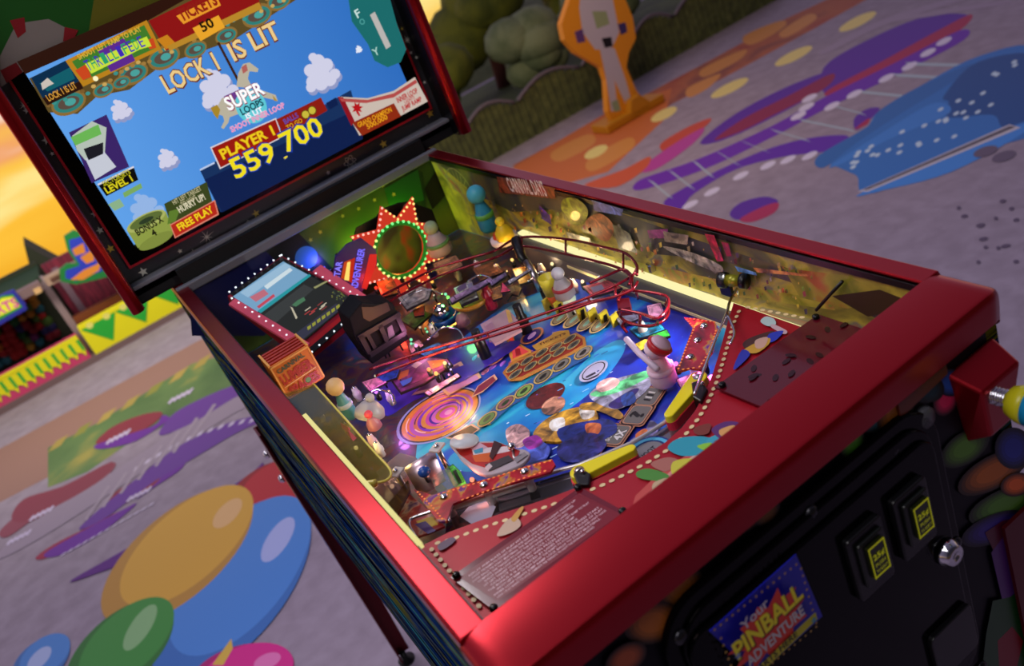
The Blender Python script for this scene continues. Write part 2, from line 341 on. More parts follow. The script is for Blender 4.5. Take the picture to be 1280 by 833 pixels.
# balloons
fp([(88, 728), (150, 692), (240, 640), (310, 596), (330, 580), (310, 620), (220, 680), (130, 715)], '#5c1f80')
def balloon(cx, cy, a, b, rot, base, shade, hi, hx, hy, hr, ha, hb):
    f.pell(FL, (cx, cy), a, b, rot, C(shade, .55), 48)
    f.pell(FL, (cx + .10 * a * math.cos(rot) + .06 * b, cy + .12 * a * math.sin(rot) - 4), a * .88, b * .86, rot, C(base, .55), 48)
    f.pell(FL, (hx, hy), ha, hb, hr, C(hi, .5), 24)
balloon(345, 616, 62, 36, -.42, '#b8222c', '#96181f', '#b8222c', 350, 600, 0, 6, 6)
balloon(288, 738, 138, 66, -.88, '#4b88d8', '#3b70bc', '#a9b4ea', 348, 676, -.98, 33, 13)
balloon(222, 697, 118, 52, -.72, '#d6a43c', '#b9893a', '#dfb278', 285, 643, -.80, 24, 11)
balloon(150, 815, 84, 42, -.74, '#3f8e3c', '#31732f', '#86b47c', 176, 786, -.98, 34, 12)
balloon(52, 828, 42, 24, -.66, '#4b86d0', '#3d70b4', '#a6b6e2', 50, 825, -.8, 20, 9)
balloon(300, 852, 70, 42, -.36, '#d8238c', '#b01870', '#e577b8', 335, 828, -.4, 18, 9)
f.poly(FL, [(266, 833), (290, 800), (292, 812), (280, 833)], C('#d9b24a', .6))
struct(f.build('floor'))

# ============================================================ BACKDROP
KH = 1.172
class MBK(MB):      # stall boxes: heights in stall units
    def wbox(s, x0, x1, y0, y1, z0, z1, m): return MB.wbox(s, x0, x1, y0, y1, z0 * KH, z1 * KH, m)
class PlaneK(Plane):
    def at(s, u, v, h=0): return Plane.at(s, u, v * KH, h)

def slab(pl, pts, thick, m, mb=None):               # px outline on a plane, given real thickness
    mb = mb or MB(); mb.prism([pl.w(x, y) for x, y in pts], pl.n * -thick, m); return mb
# --- standee
Y0 = 4.122; SP = back(Y0)
st = thing('standee', 'orange-yellow standing cutout board on a yellow base out on the plaza behind the pinball machine', 'standee', (2.72, Y0, 0))
ORA, ORB = C('#d88a1a', .5), C('#b87a12', .5)
o = []
outl = [(702, 30), (712, 0), (722, -40), (770, -44), (782, 0), (791, 22), (795, 48), (786, 66), (783, 84), (795, 112), (806, 128), (806, 146), (788, 160), (768, 156), (760, 140), (758, 100), (752, 84), (720, 66), (706, 50)]
pb = MB(); pb.prism([SP.w(x, y) for x, y in outl], (0, .05, 0), ORA)
WHI = C('#b7aec4', .5)
pb.poly(SP, [(728, -30), (760, -30), (768, 10), (774, 40), (764, 62), (744, 62), (728, 40), (724, 10)], WHI)
pb.poly(SP, [(750, 62), (768, 60), (782, 100), (790, 128), (782, 130), (768, 100), (772, 136), (764, 140), (758, 100)], WHI)
pb.poly(SP, [(740, 14), (758, 14), (762, 30), (746, 36)], C('#8f9a76', .5)); pb.poly(SP, [(752, 48), (764, 46), (766, 58), (756, 60)], C('#17131a', .5))
pb.poly(SP, [(718, 40), (728, 36), (732, 52), (722, 54)], C('#5a3a78', .5)); pb.poly(SP, [(772, 30), (782, 28), (784, 40), (776, 44)], C('#3a2f6a', .5))
pb.poly(SP, [(764, 128), (772, 124), (776, 138), (768, 140)], C('#8a9a80', .5))
pb.build('cutout_board', st)
bs = MB(); b0 = SP.w(760, 170); bx0, bx1 = SP.px(757, 175)[0], SP.px(828, 136)[0]
bs.prism([(bx0, Y0 - .06, 0), (bx1, Y0 - .06, 0), (bx1, Y0 + .12, 0), (bx0, Y0 + .12, 0)], (0, 0, .055), ORB)
bs.build('base', st, bevel=.01)
bk_ = MB(); bk_.prism([SP.w(782, 148), SP.w(782, 126), SP.w(792, 118), SP.w(804, 126), SP.w(806, 140)], (0, -.06, 0), ORB); bk_.build('foot_block', st)

# --- arched fence, one panel after the other
FY = 4.825; FP = back(FY)
px_arcs = [(470, 594), (594, 650), (650, 728), (728, 787), (787, 840), (840, 905), (905, 985)]
HEDG = NM('hedge_slats', [(.35, '#454b2c'), (.6, '#5c6438'), (.75, '#6c7044')], 20, 3, .2, .8)
def base_at(px):     # floor line of the fence under an image column
    return FP.px(px, 250 - (px - 640) * .5)[0]
xs = [1.52, 1.93, 2.37, 2.93, 3.4, 3.81, 4.28, 4.86]
fl_names = ['first arched fence panel beside the display head', 'second arched fence panel to the right of the display head', 'arched fence panel directly left of the orange standee', 'arched fence panel behind the orange standee', 'arched fence panel directly right of the orange standee', 'second arched fence panel right of the orange standee', 'farthest arched fence panel at the top edge']
for i in range(7):
    x0, x1 = xs[i], xs[i + 1]
    t = thing('fence_panel', 'dark green slatted ' + fl_names[i], 'fence', ((x0 + x1) / 2, FY, 0), 'arched fence panels at the back of the plaza')
    m = MB(); n = 9
    for k in range(n):
        a = x0 + (x1 - x0) * (k + .08) / n; b = x0 + (x1 - x0) * (k + .92) / n; q = (k + .5) / n
        m.wbox(a, b, FY, FY + .02, 0, .26 + .08 * math.sin(math.pi * q), HEDG)
    m.wbox(x0 + .005, x1 - .005, FY + .02, FY + .03, .05, .09, HEDG); m.build('slats', t)
    r = MB(); r.tube([(x0 + .013 + (x1 - x0 - .026) * q / 12, FY - .01, .28 + .08 * math.sin(math.pi * q / 12)) for q in range(13)], .012, C('#6c6270', .6), 6); r.build('arched_rail', t)
# --- trees: each its own crown and trunk
def blob_tree(name, label, cx, cy, cz, r, hexes, trunk=True, n=9, sq=.8):
    t = thing(name, label, 'tree', (cx, cy, 0), 'trees behind the plaza')
    m = MB(); lm = NM(name + '_leaf_' + hexes[0], [(.35, hexes[0]), (.6, hexes[1])], 5, 3, .3, .85)
    for k in range(n):
        a = random.uniform(0, 6.28); d = r * .6 * math.sqrt(random.random()); q = r * random.uniform(.45, .7)
        m.ball((cx + d * math.cos(a), cy + d * .6 * math.sin(a), cz + random.uniform(-.4, .45) * r), q, lm, 12, (1, 1, sq))
    m.build('crown', t)
    if trunk:
        k = MB(); k.tube([(cx, cy, 0), (cx + .02, cy, cz * .5), (cx, cy, cz)], .07, C('#5a2f30', .8), 8, r2=.045); k.build('trunk', t)
GRN = ('#4a5218', '#6a6e1e'); GRY = ('#5c684a', '#7c8466')
blob_tree('round_tree', 'olive round tree directly right of the display head', 2.23, 5.83, 0.42, 0.36, GRN)
blob_tree('round_tree', 'grey-green bushy tree with reddish trunk left of the standee', 2.93, 5.51, 0.39, 0.32, GRY)
blob_tree('round_tree', 'olive tree left of and behind the standee', 3.28, 6.71, 0.59, 0.49, GRN)
blob_tree('round_tree', 'grey-green tree behind the standee head', 3.81, 5.66, 0.38, 0.35, GRY)
blob_tree('round_tree', 'dark olive tree to the right of the standee', 4.51, 6.71, 0.53, 0.49, GRN)
blob_tree('round_tree', 'reddish-trunked grey tree at the top edge right of the standee', 4.98, 5.66, 0.40, 0.35, GRY)
blob_tree('round_tree', 'olive tree farthest right at the top edge', 6.04, 6.54, 0.47, 0.45, GRN)
h = MB(); h.lathe((6.6, 11.4, -1.8), (0, 0, 1), [(3.9, 0), (3.8, .7), (3.2, 1.17), (2.0, 1.58), (.7, 1.76), (.01, 1.78)], NM('hill_grass', [(.35, '#4c5430'), (.65, '#6a7048')], 3, 3, .2, .9), 40)
tag(h.build('hill'), 'dark green hill rising behind the trees and fence', 'hill')

# --- carnival stalls on the left
SY = 5.271; B = back(SY)
def bw(x, y, Y=None): return (B if Y is None else back(Y)).w(x, y)
TAN, MAU, DGR = C('#a58a72', .6), C('#7c6468', .6), C('#33372b', .8)
YEL, GRE = C('#f4ec1c', .5), C('#2cb43e', .5)
def U(x, y): return B.px(x, y)
xa = U(0, 540)[0] - .25; xm = U(133, 470)[0]; xb = U(275, 395)[0] + .12
# left counter: tall stripes
s1 = thing('stall_counter', 'counter front with tall yellow and green stripes, below the colourful prize wall', 'counter', ((xa + xm) / 2, SY, 0), 'stall counters')
m = MBK(); m.wbox(xa, xm, SY, SY + .1, .0, .035, MAU); m.build('plinth', s1)
m = MBK(); m.wbox(xa, xm - .01, SY + .01, SY + .1, .035, .17, C('#d8467a', .5))
n = 17; Pf = PlaneK((0, SY + .008, 0), (1, 0, 0), (0, 0, 1))
for k in range(n):
    w = (xm - .01 - xa) / n; a = xa + k * w
    m.upoly(Pf, [(a, .17), (a + w, .17), (a + w, .09), (a + w * .7, .055), (a + w * .45, .08), (a, .09)], YEL)
    m.upoly(Pf, [(a + w * .62, .15), (a + w * .98, .15), (a + w * .98, .085), (a + w * .66, .085)], GRE)
m.upoly(Pf, [(xa, .158), (xm - .01, .158), (xm - .01, .178), (xa, .178)], YEL)
m.build('striped_front', s1)
s2 = thing('stall_counter', 'counter front with big green pennant triangles on yellow, below the crimson curtain', 'counter', ((xm + xb) / 2, SY, 0), 'stall counters')
m = MBK(); m.wbox(xm, xb, SY, SY + .1, 0, .035, MAU); m.build('plinth', s2)
m = MBK(); m.wbox(xm + .02, xb, SY + .01, SY + .1, .035, .2, YEL); n = 5; w = .22
for k in range(n):
    a = xm + .03 + k * w
    if a + w > xb: break
    m.upoly(Pf, [(a, .185), (a + w, .185), (a + w * .55, .055)], GRE)
    for q in range(2): m.ell(Pf, (a + w * (.25 + .5 * q), .185), .022, .017, C('#f0ea7c', .5), uv=True, n=12)
m.build('pennant_front', s2)
# stall bodies
p = thing('carnival_stall', 'dark green game stall with a wall of colourful prizes and a yellow lit sign', 'stall', ((xa + xm) / 2, SY + .5, 0), 'carnival stalls')
m = MBK(); m.wbox(xa, xm, SY + .62, SY + .66, 0, .52, DGR); m.build('back_wall', p)
m = MBK(); m.wbox(xa, xm - .01, SY + .02, SY + .1, .455, .50, MAU); 
for k in range(6): m.wbox(xm - .06 - k * .17, xm - .02 - k * .17, SY - .01, SY + .03, .452, .477, C('#d9b07c', .5))
m.build('roof_beam', p)
m = MBK(); m.wbox(xm - .02, xm + .02, SY + .125, SY + .165, 0, .5, C('#8f7c84', .6)); m.build('corner_post', p)
m = MBK(); m.wbox(xa, xm, SY + .12, SY + .64, .48, .50, C('#1c3a1c', .8)); m.build('ceiling_panel', p)
m = MBK()
cols = ['#a01c1c', '#b0621c', '#2c2560', '#8a1a2a', '#50702a', '#742a68', '#c08a28', '#2a6a7a', '#b02020', '#1c5a2a']
for i in range(15):
    for j in range(7):
        a = xm - .14 - i * .056 + random.uniform(-.012, .012); z = .13 + j * .04
        m.ball((a, SY + .56, z * KH), .036 * random.uniform(.8, 1.1), C(random.choice(cols), .7), 8)
m.build('prize_wall', p, stuff=True)
SG = back(SY - .02)
m = MBK(); m.prism([SG.w(x, y) for x, y in [(-22, 402), (-20, 388), (0, 370), (17, 363), (32, 380), (34, 387), (-20, 418)]], (0, .04, 0), C('#2a2fa0', .5))
m.poly(SG.up(.001), [(-20, 406), (-14, 386), (2, 370), (16, 368), (28, 384), (-18, 410)], C('#3f9a3a', .5)); m.poly(SG.up(.001), [(-18, 404), (-12, 386), (2, 373), (15, 371), (25, 383)], E('#f6f03c', .9))
m.text(SG.up(.001), 'RTS', (-2, 394), (25, 382), E('#e0409a', .9), hgt=.055, bold=.03); m.build('sign_board', p)
q = thing('carnival_stall', 'stall with a crimson curtain, wooden counter band and green scalloped sign', 'stall', ((xm + xb) / 2, SY + .5, 0), 'carnival stalls')
CUR = NM('crimson_curtain', [(.4, '#5e1230'), (.6, '#86203e')], 14, 2, .2, .7, (6, 1, .6))
m = MBK(); m.wbox(xm + .02, xb + .25, SY + .5, SY + .54, .12, .5, CUR); m.build('curtain', q)
m = MBK(); m.wbox(xm + .02, xb + .25, SY + .14, SY + .2, .16, .235, C('#7a3d20', .6)); m.build('counter_band', q)
m = MBK(); m.wbox(xm + .02, xb + .25, SY + .02, SY + .1, .455, .5, C('#a98c7c', .6))
for k in range(5): m.wbox(xm + .05 + k * .15, xm + .15 + k * .15, SY + .012, SY + .03, .468, .488, C('#5e3a30', .6))
m.build('roof_beam', q)
m = MBK(); m.wbox(xm + .06, xm + .10, SY + .46, SY + .5, .1, .46, C('#84687c', .6)); m.build('side_post', q)
m = MBK(); sg = [(76, 352), (74, 338), (84, 330), (96, 330), (84, 312), (80, 296), (92, 288), (104, 292), (150, 262), (170, 300), (140, 345), (95, 356)]
m.prism([SG.w(x, y) for x, y in sg], (0, .04, 0), C('#1c7a3a', .5))
m.poly(SG.up(.001), [(82, 348), (82, 338), (100, 332), (88, 312), (86, 300), (98, 297), (150, 272), (160, 300), (130, 338), (95, 351)], C('#2a3cc0', .5))
for a in ([(90, 312), (104, 304), (107, 316), (94, 320)], [(100, 322), (116, 312), (118, 326), (108, 330)], [(108, 302), (122, 294), (126, 306), (112, 314)], [(88, 350), (104, 338), (126, 328), (124, 338), (104, 350)], [(120, 322), (134, 312), (136, 324), (124, 332)]): m.poly(SG.up(.001), a, E('#ee9038', .85))
m.build('sign_board', q)
ro = MBK(); R0 = back(SY + .75)
apex = R0.w(30, 306); bl = R0.w(36, 372); br = R0.w(100, 344)
ro.prism([apex, bl + V((-.05, 0, -.3)), br + V((.2, 0, -.3)), br], (0, .4, 0), DGR); tag(ro.build('tent_roof'), 'dark pointed tent roof rising behind the two stalls', 'tent')
# ============================================================ PINBALL MACHINE: cabinet
ROOT = thing('pinball_machine', 'red and black carnival pinball machine with lit display head, filling the middle of the picture', 'pinball machine', (0, .55, 0))
HW = .281; HI = .258; LEN = 1.10
SIDE = NM('side_art', [(.30, '#03030a'), (.44, '#05061a'), (.49, '#1c4488'), (.525, '#06081c'), (.56, '#84881c'), (.59, '#0a0b14'), (.66, '#2a8a9a')], 4, 5, .5, .5, (1, .7, 16), rot=(math.radians(-6), 0, 0))
SIDE.node_tree.nodes['Principled BSDF'].inputs['Specular IOR Level'].default_value = 0
FRA = M('front_art', '#0b0a12', .4, spec=.15)
def GW(x, y, z): return V((x, y, z + HB))          # level coordinates with the lockbar top at 0
cab = MB()
yF, yB = -.055, 1.30; zb0, zb1 = -.425, -.485
def topz(y): return G((0, y, -.028)).z
for sx in (-1, 1):       # side boards
    x0 = sx * .278; x1 = sx * .262
    base = [V((x0, yF, HB + zb0)), V((x0, yB, HB + zb1)), V((x0, yB, topz(1.3))), V((x0, yF, topz(-.055)))]
    cab.prism(base, (x1 - x0, 0, 0), SIDE)
cab.prism([V((-.262, yF, HB + zb0)), V((.262, yF, HB + zb0)), V((.262, yF, topz(-.055) - .004)), V((-.262, yF, topz(-.055) - .004))], (0, .016, 0), FRA)      # front board
cab.prism([V((-.262, yB, HB + zb1)), V((.262, yB, HB + zb1)), V((.262, yB, topz(1.3))), V((-.262, yB, topz(1.3)))], (0, -.016, 0), BLKM)
cab.prism([V((-.262, yF, HB + zb0)), V((.262, yF, HB + zb0)), V((.262, yB, HB + zb1)), V((-.262, yB, HB + zb1))], (0, 0, .012), BLKM)
# art on the front board: blurred festoon lights
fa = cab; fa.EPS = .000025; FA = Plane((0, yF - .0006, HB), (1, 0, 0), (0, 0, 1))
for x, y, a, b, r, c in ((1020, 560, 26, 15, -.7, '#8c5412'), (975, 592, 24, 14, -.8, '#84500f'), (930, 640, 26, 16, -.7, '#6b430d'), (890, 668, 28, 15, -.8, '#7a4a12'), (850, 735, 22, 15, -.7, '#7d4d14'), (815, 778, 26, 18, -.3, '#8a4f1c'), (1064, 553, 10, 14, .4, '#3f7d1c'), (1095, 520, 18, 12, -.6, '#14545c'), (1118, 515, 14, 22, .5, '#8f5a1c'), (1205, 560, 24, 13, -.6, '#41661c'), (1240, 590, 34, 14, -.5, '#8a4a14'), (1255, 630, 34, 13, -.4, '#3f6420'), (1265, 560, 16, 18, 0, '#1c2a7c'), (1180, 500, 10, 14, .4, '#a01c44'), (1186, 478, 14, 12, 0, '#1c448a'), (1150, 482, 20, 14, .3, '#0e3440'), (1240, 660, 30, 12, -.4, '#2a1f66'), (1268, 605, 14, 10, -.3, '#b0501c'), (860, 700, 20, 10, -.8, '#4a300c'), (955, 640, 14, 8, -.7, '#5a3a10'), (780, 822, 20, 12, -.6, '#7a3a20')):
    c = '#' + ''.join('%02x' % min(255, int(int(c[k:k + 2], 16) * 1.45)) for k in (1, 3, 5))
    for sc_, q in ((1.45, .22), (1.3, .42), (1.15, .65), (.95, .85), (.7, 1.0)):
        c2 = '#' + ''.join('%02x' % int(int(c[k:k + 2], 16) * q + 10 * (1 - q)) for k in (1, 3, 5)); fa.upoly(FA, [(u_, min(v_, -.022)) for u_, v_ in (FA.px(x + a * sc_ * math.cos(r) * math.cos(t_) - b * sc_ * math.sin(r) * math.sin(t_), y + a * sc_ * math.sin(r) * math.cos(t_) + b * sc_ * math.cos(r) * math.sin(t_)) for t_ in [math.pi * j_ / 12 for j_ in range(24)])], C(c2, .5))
# lower right: plain patches of colour
for pts, c in (([(1228, 665), (1250, 650), (1290, 640), (1290, 700), (1240, 690)], '#5a1230'), ([(1236, 690), (1262, 655), (1290, 655), (1290, 745), (1250, 750)], '#5a2c7c'), ([(1238, 750), (1260, 745), (1290, 720), (1290, 833), (1225, 833), (1230, 790)], '#154a1a'), ([(1244, 800), (1262, 782), (1276, 800), (1268, 833), (1246, 833)], '#8a1420'), ([(1262, 690), (1280, 680), (1282, 720), (1264, 725)], '#7a5a64')):
    fa.poly(FA, pts, C(c))
cabinet = cab.build('cabinet', ROOT)
# side rails
for sx, nm in ((-1, 'left'), (1, 'right')):
    m = MB(); a, b = (HI, HW) if sx > 0 else (-HW, -HI)
    m.gbox(a, b, -.002, LEN + .16, -.004, 0, RED)
    o = sx * HW; m.gbox(min(o, o - sx * .003), max(o, o - sx * .003), -.002, LEN + .16, -.034, -.004, RED)
    r = m.build('side_rail', ROOT, bevel=.0015)
    c = MB(); i = sx * HI; c.gbox(min(i, i - sx * .0016), max(i, i - sx * .0016), .0, LEN, -.013, -.005, BLK); c.build('glass_channel', r, bevel=.0003)
# lockbar: rounded front edge and ends
prof = [(0, 0), (-.0595, 0), (-.0625, -.0012), (-.0645, -.0042), (-.065, -.010), (-.064, -.034), (-.060, -.038), (-.052, -.034), (-.050, -.012), (0, -.012)]
m = MB(); nseg = 13; xs_ = [-.284, -.2825, -.280, -.277, -.273, -.268, -.262] + [-.25 + .5 * i / 6 for i in range(7)] + [.262, .268, .273, .277, .280, .2825, .284]
def drop(x): a = max(0, abs(x) - .262) / .022; return -.010 * (1 - math.sqrt(max(0, 1 - a * a)))
rings = []; vs = []
for x in xs_:
    for (y, z) in prof: vs.append(G((x, y * (1 - .10 * max(0, (abs(x) - .27) / .014)), z + drop(x))))
n = len(prof); fs = []
for i in range(len(xs_) - 1):
    for k in range(n): fs.append([i * n + k, i * n + (k + 1) % n, (i + 1) * n + (k + 1) % n, (i + 1) * n + k])
fs += [list(range(n)), [(len(xs_) - 1) * n + k for k in range(n)][::-1]]
m.add(vs, fs, RED); m.build('lockbar', ROOT, auto=30)
# rear back board of the playfield box with painted sunset
IB = Plane(G((0, 1.095, 0)), gx, gz)
SUN = NM('panel_sunset', [(.3, '#14350f'), (.5, '#3f5a12'), (.62, '#6f7012')], 5, 2, .3, .5)
m = MB(); m.prism([IB.at(-.26, -.23), IB.at(.26, -.23), IB.at(.26, -.004), IB.at(-.26, -.004)], gy * .012, SUN)
m.poly(IB, [(235, 365), (345, 305), (410, 330), (330, 420), (240, 420)], C('#101a50')); m.poly(IB, [(330, 312), (370, 288), (420, 340), (380, 360)], C('#14241c'))
m.ell(IB, (383, 322), .022, .022, C('#3f7fa0')); m.poly(IB, [(505, 205), (528, 215), (540, 330), (512, 290)], C('#1a3a10'))
m.poly(IB, [(480, 236), (522, 212), (530, 250), (488, 262)], C('#1f641c'))
for c in ((492, 243), (468, 250), (448, 261), (388, 300), (400, 290), (478, 232), (428, 270)): m.star(IB, c, .005, C('#c8b83c'))
m.poly(IB, [(545, 212), (560, 240), (540, 262), (530, 236)], C('#0b0f08'))
m.build('back_panel', ROOT)
# cut-out hills standing before it
HP = Plane(G((0, 1.03, 0)), gx, gz)
m = MB(); m.prism([HP.w(x, y) for x, y in [(402, 345), (418, 335), (420, 318), (438, 312), (446, 285), (470, 272), (478, 262), (498, 254), (512, 252), (540, 262), (555, 300), (560, 350), (480, 390), (420, 380)]], gy * .004, C('#0c0f0a'))
m.build('hill_cutout', ROOT)
m = MB(); _g = Plane(G((0, .985, 0)), gx, gz); m.prism([_g.w(500 + 30 * math.cos(k * .2618), 314 + 40 * math.sin(k * .2618)) for k in range(24)], gy * .003, NM('ring_backing', [(.4, '#1c3a14'), (.52, '#3f7a24'), (.6, '#8a4a1c')], 14, 2, .3, .5)); m.build('ring_backing', ROOT)
# right inner wall artwork
BL = NM('blade_carnival', [(.28, '#3c3a3c'), (.40, '#5c5a2c'), (.48, '#8f8430'), (.56, '#baac3c'), (.62, '#7a7a64'), (.7, '#b0602f'), (.78, '#4f3c6c')], 9, 6, 1.2, .35, (1, 1, 1.3))
m = MB(); m.EPS = .00006
m.prism([WALLR.at(-1.09, -.24), WALLR.at(-.01, -.20), WALLR.at(-.01, -.0135), WALLR.at(-1.09, -.0135)], gx * .003, BL)
def wp(pts, c): m.poly(WALLR, soft(pts) if len(pts) > 4 else pts, PC(c, .35))
TW = NM('blade_dusk', [(.35, '#34343c'), (.5, '#4c4a38'), (.6, '#6a5c3c'), (.7, '#3c3454')], 12, 4, .6, .4)
m.poly(WALLR, [(548, 205), (700, 240), (900, 310), (1150, 385), (1100, 400), (1010, 360), (900, 325), (820, 318), (760, 280), (690, 262), (640, 265), (590, 240)], TW)
m.poly(WALLR, [(600, 300), (650, 292), (770, 322), (900, 350), (1040, 378), (1044, 388), (900, 368), (780, 345), (620, 315)], NM('blade_lawn', [(.3, '#8a8c1c'), (.5, '#c2b43c'), (.62, '#b0803c'), (.7, '#7a9c2c')], 22, 4, .8, .4))
m.poly(WALLR, [(980, 335), (1060, 345), (1110, 372), (1060, 386), (1000, 372)], NM('blade_gold', [(.3, '#6f7a1c'), (.5, '#a89a34'), (.65, '#b0602c')], 18, 4, .8, .4))
m.poly(WALLR, [(1040, 370), (1100, 362), (1150, 382), (1085, 396)], C('#3a2a14'))
for k in range(9):       # big wheel
    q = math.pi * k / 9; u, v = WALLR.px(578, 240); m.upoly(WALLR, [(u + .05 * math.cos(q) - .001, v + .05 * math.sin(q)), (u + .05 * math.cos(q) + .001, v + .05 * math.sin(q)), (u - .05 * math.cos(q) + .001, v - .05 * math.sin(q)), (u - .05 * math.cos(q) - .001, v - .05 * math.sin(q))], C('#8f8a6a'))
u, v = WALLR.px(578, 240)
for k in range(24):
    a, b = 2 * math.pi * k / 24, 2 * math.pi * (k + 1) / 24; m.upoly(WALLR, [(u + r * math.cos(t), v + r * math.sin(t)) for r, t in ((.049, a), (.052, a), (.052, b), (.049, b))], C('#8f8a6a'))
wp([(622, 220), (694, 234), (696, 248), (626, 240)], '#7c3c26'); wp([(640, 226), (664, 231), (665, 241), (641, 238)], '#8c2a24'); wp([(667, 231), (686, 235), (686, 243), (668, 241)], '#8c2a24')
m.text(WALLR, 'CARNIVAL DAYS', (640, 238.5), (686, 244.5), C('#d9cfd0'), hgt=.026, bold=.02)
for i in range(220):
    m.k = 60 + i % 14; t = random.random(); x = 600 + 420 * t; y = 270 + 94 * t + random.uniform(-30, 24); s = random.uniform(.8, 3.6)
    c = random.choice(['#8c7a4a', '#a0902c', '#a0502c', '#b06a24', '#5a6a2c', '#8a8470', '#c09a3c', '#4a3c5a', '#7a2c34', '#5c7a2c'])
    wp([(x, y), (x + s, y - s * .4), (x + s * 1.3, y + s * 1.5), (x + s * .4, y + s * 1.8)], c)
for pts, c in (([(676, 255), (690, 268), (692, 280), (680, 272)], '#4a2a8c'), ([(705, 250), (722, 246), (738, 262), (728, 280), (708, 272)], '#6a7a1c'), ([(742, 248), (782, 260), (780, 268), (746, 262)], '#5a62a0'), ([(735, 275), (752, 265), (770, 280), (762, 300), (742, 290)], '#a05a34'), ([(768, 278), (790, 290), (800, 315), (776, 308)], '#6f7050'), ([(812, 286), (838, 284), (838, 296), (815, 296)], '#8a2a6c'), ([(832, 287), (864, 292), (862, 304), (834, 300)], '#7c705a'), ([(884, 290), (896, 292), (908, 324), (900, 325)], '#a01c34'), ([(905, 300), (914, 302), (918, 318), (912, 318)], '#8c1c34'), ([(710, 288), (740, 296), (745, 305), (714, 298)], '#a8a088'), ([(832, 306), (870, 314), (905, 330), (900, 338), (860, 322)], '#9a9478'), ([(880, 325), (905, 334), (898, 340)], '#8a8468'), ([(922, 330), (948, 338), (950, 342), (926, 337)], '#5c86c0'), ([(945, 332), (1012, 340), (1014, 343), (950, 338)], '#c07a34')): wp(pts, c)
m.build('side_artwork', ROOT)
LED = E('#ece3a4', 1.2)
m = MB()
m.gbox(.246, .2575, .07, .80, -.112, -.108, LED); m.build('light_strip', ROOT)
m = MB(); m.gbox(.225, .2575, .02, .82, -.15, -.1125, M('lane_wall', '#4a4650', .35)); m.gbox(.2235, .226, .06, .62, -.122, -.118, C('#d8cf96')); m.build('shooter_lane_wall', ROOT)
m = MB(); m.gbox(-.2575, -.2545, .0, 1.09, -.22, -.022, M('mirror_blade', '#b8a95c', .15, .7)); m.build('mirror_blade', ROOT)
m = MB(); m.gbox(-.2575, -.246, .0, 1.09, -.16, -.03, BLK)
# legs
LEGM = M('leg_red', '#5c0a14', .35, .5)
for x, y, dx, dy, zb in ((-.284, 1.305, -.004, .01, zb1), (.284, 1.305, .004, .01, zb1), (-.284, -.06, -.004, -.01, zb0), (.284, -.06, .004, -.01, zb0)):
    m = MB(); sx = 1 if x > 0 else -1; sy = 1 if y > 0 else -1; zt = HB + zb + .16
    top = V((x, y, zt)); bot = V((x + dx, y + dy, .02)); w = .055
    for a in ((V((-sx * w, 0, 0)), V((0, -sy * .004, 0))), (V((0, -sy * w, 0)), V((-sx * .004, 0, 0)))):
        o1 = top + V((sx * .004, sy * .004, 0)); k = .65
        m.add([o1, o1 + a[0], o1 + a[0] + a[1], o1 + a[1], bot, bot + a[0] * k, bot + a[0] * k + a[1], bot + a[1]], [[0, 1, 2, 3], [7, 6, 5, 4], [0, 4, 5, 1], [1, 5, 6, 2], [2, 6, 7, 3], [3, 7, 4, 0]], LEGM)
    lg = m.build('leg', ROOT)
    for h in (.10, .03):
        b = MB(); p = top.lerp(bot, (.16 - h) / (zt - .02)) + V((sx * .006, -sy * .02, 0)); b.lathe(p, (sx, 0, 0), [(.010, 0), (.010, .004), (.007, .009), (.001, .011)], CHR, 12); b.build('leg_bolt', lg)
    b = MB(); q = bot + V((-sx * .015, -sy * .015, 0)); b.lathe(V((q.x, q.y, 0)), (0, 0, 1), [(.022, 0), (.022, .008), (.008, .014), (.008, .03)], BLK, 14); b.build('leveler_foot', lg)

# ------------------------------------------------------------ coin door on the front
door = MB(); u0, u1, v1, v0 = -.158, .172, -.052, -.405
DP = Plane((0, yF, HB), (1, 0, 0), (0, 0, 1))
door.prism([DP.at(u, v) for u, v in round_rect(u0, u1, v0, v1, .045, 8)], (0, -.008, 0), GLOSS)
door.prism([DP.at(u, v, .008) for u, v in round_rect(u0 + .014, u1 - .014, v0 + .014, v1 - .014, .034, 8)], (0, -.004, 0), GLOSS)
cdoor = door.build('coin_door', ROOT, bevel=.0025, seg=3)
D2 = DP.up(.012)
m = MB(); m.prism([D2.at(u, v) for u, v in round_rect(-.143, .155, -.375, -.082, .02, 6)], (0, -.004, 0), GLOSS); m.build('door_leaf', cdoor, bevel=.002, seg=3)
D3 = D2.up(.004)
m = MB(); q = [(886, 789), (994, 693), (1027, 770), (945, 845)]
m.prism([D3.w(x, y) for x, y in q], (0, -.001, 0), C('#2428b8', .3)); S = D3.up(.0012)
(sa, sb), (sc_, sd) = S.px(886, 789), S.px(994, 693); uL, uR = sa, sc_; vT = (sb + sd) / 2
vB = S.px(1027, 770)[1] - .004
n = 15
for i in range(n):
    for v in (vT - .004, vB + .004): m.ell(S, (uL + .005 + (uR - uL - .01) * i / (n - 1), v), .0012, .0012, C('#c8a04a'), uv=True, n=8)
for i in range(9):
    for u in (uL + .004, uR - .004): m.ell(S, (u, vB + .008 + (vT - vB - .016) * i / 8), .0012, .0012, C('#c8a04a'), uv=True, n=8)
cx = (uL + uR) / 2; cz = (vT + vB) / 2 + .004; W_ = uR - uL; H_ = vT - vB
random.seed(3)
pts = []
for i in range(22):
    a = 2 * math.pi * i / 22; r = (1, .68)[i % 2] * random.uniform(.85, 1.05); pts.append((cx + .46 * W_ * r * math.cos(a), cz + .42 * H_ * r * math.sin(a)))
m.upoly(S, pts, C('#e8402a', .35))
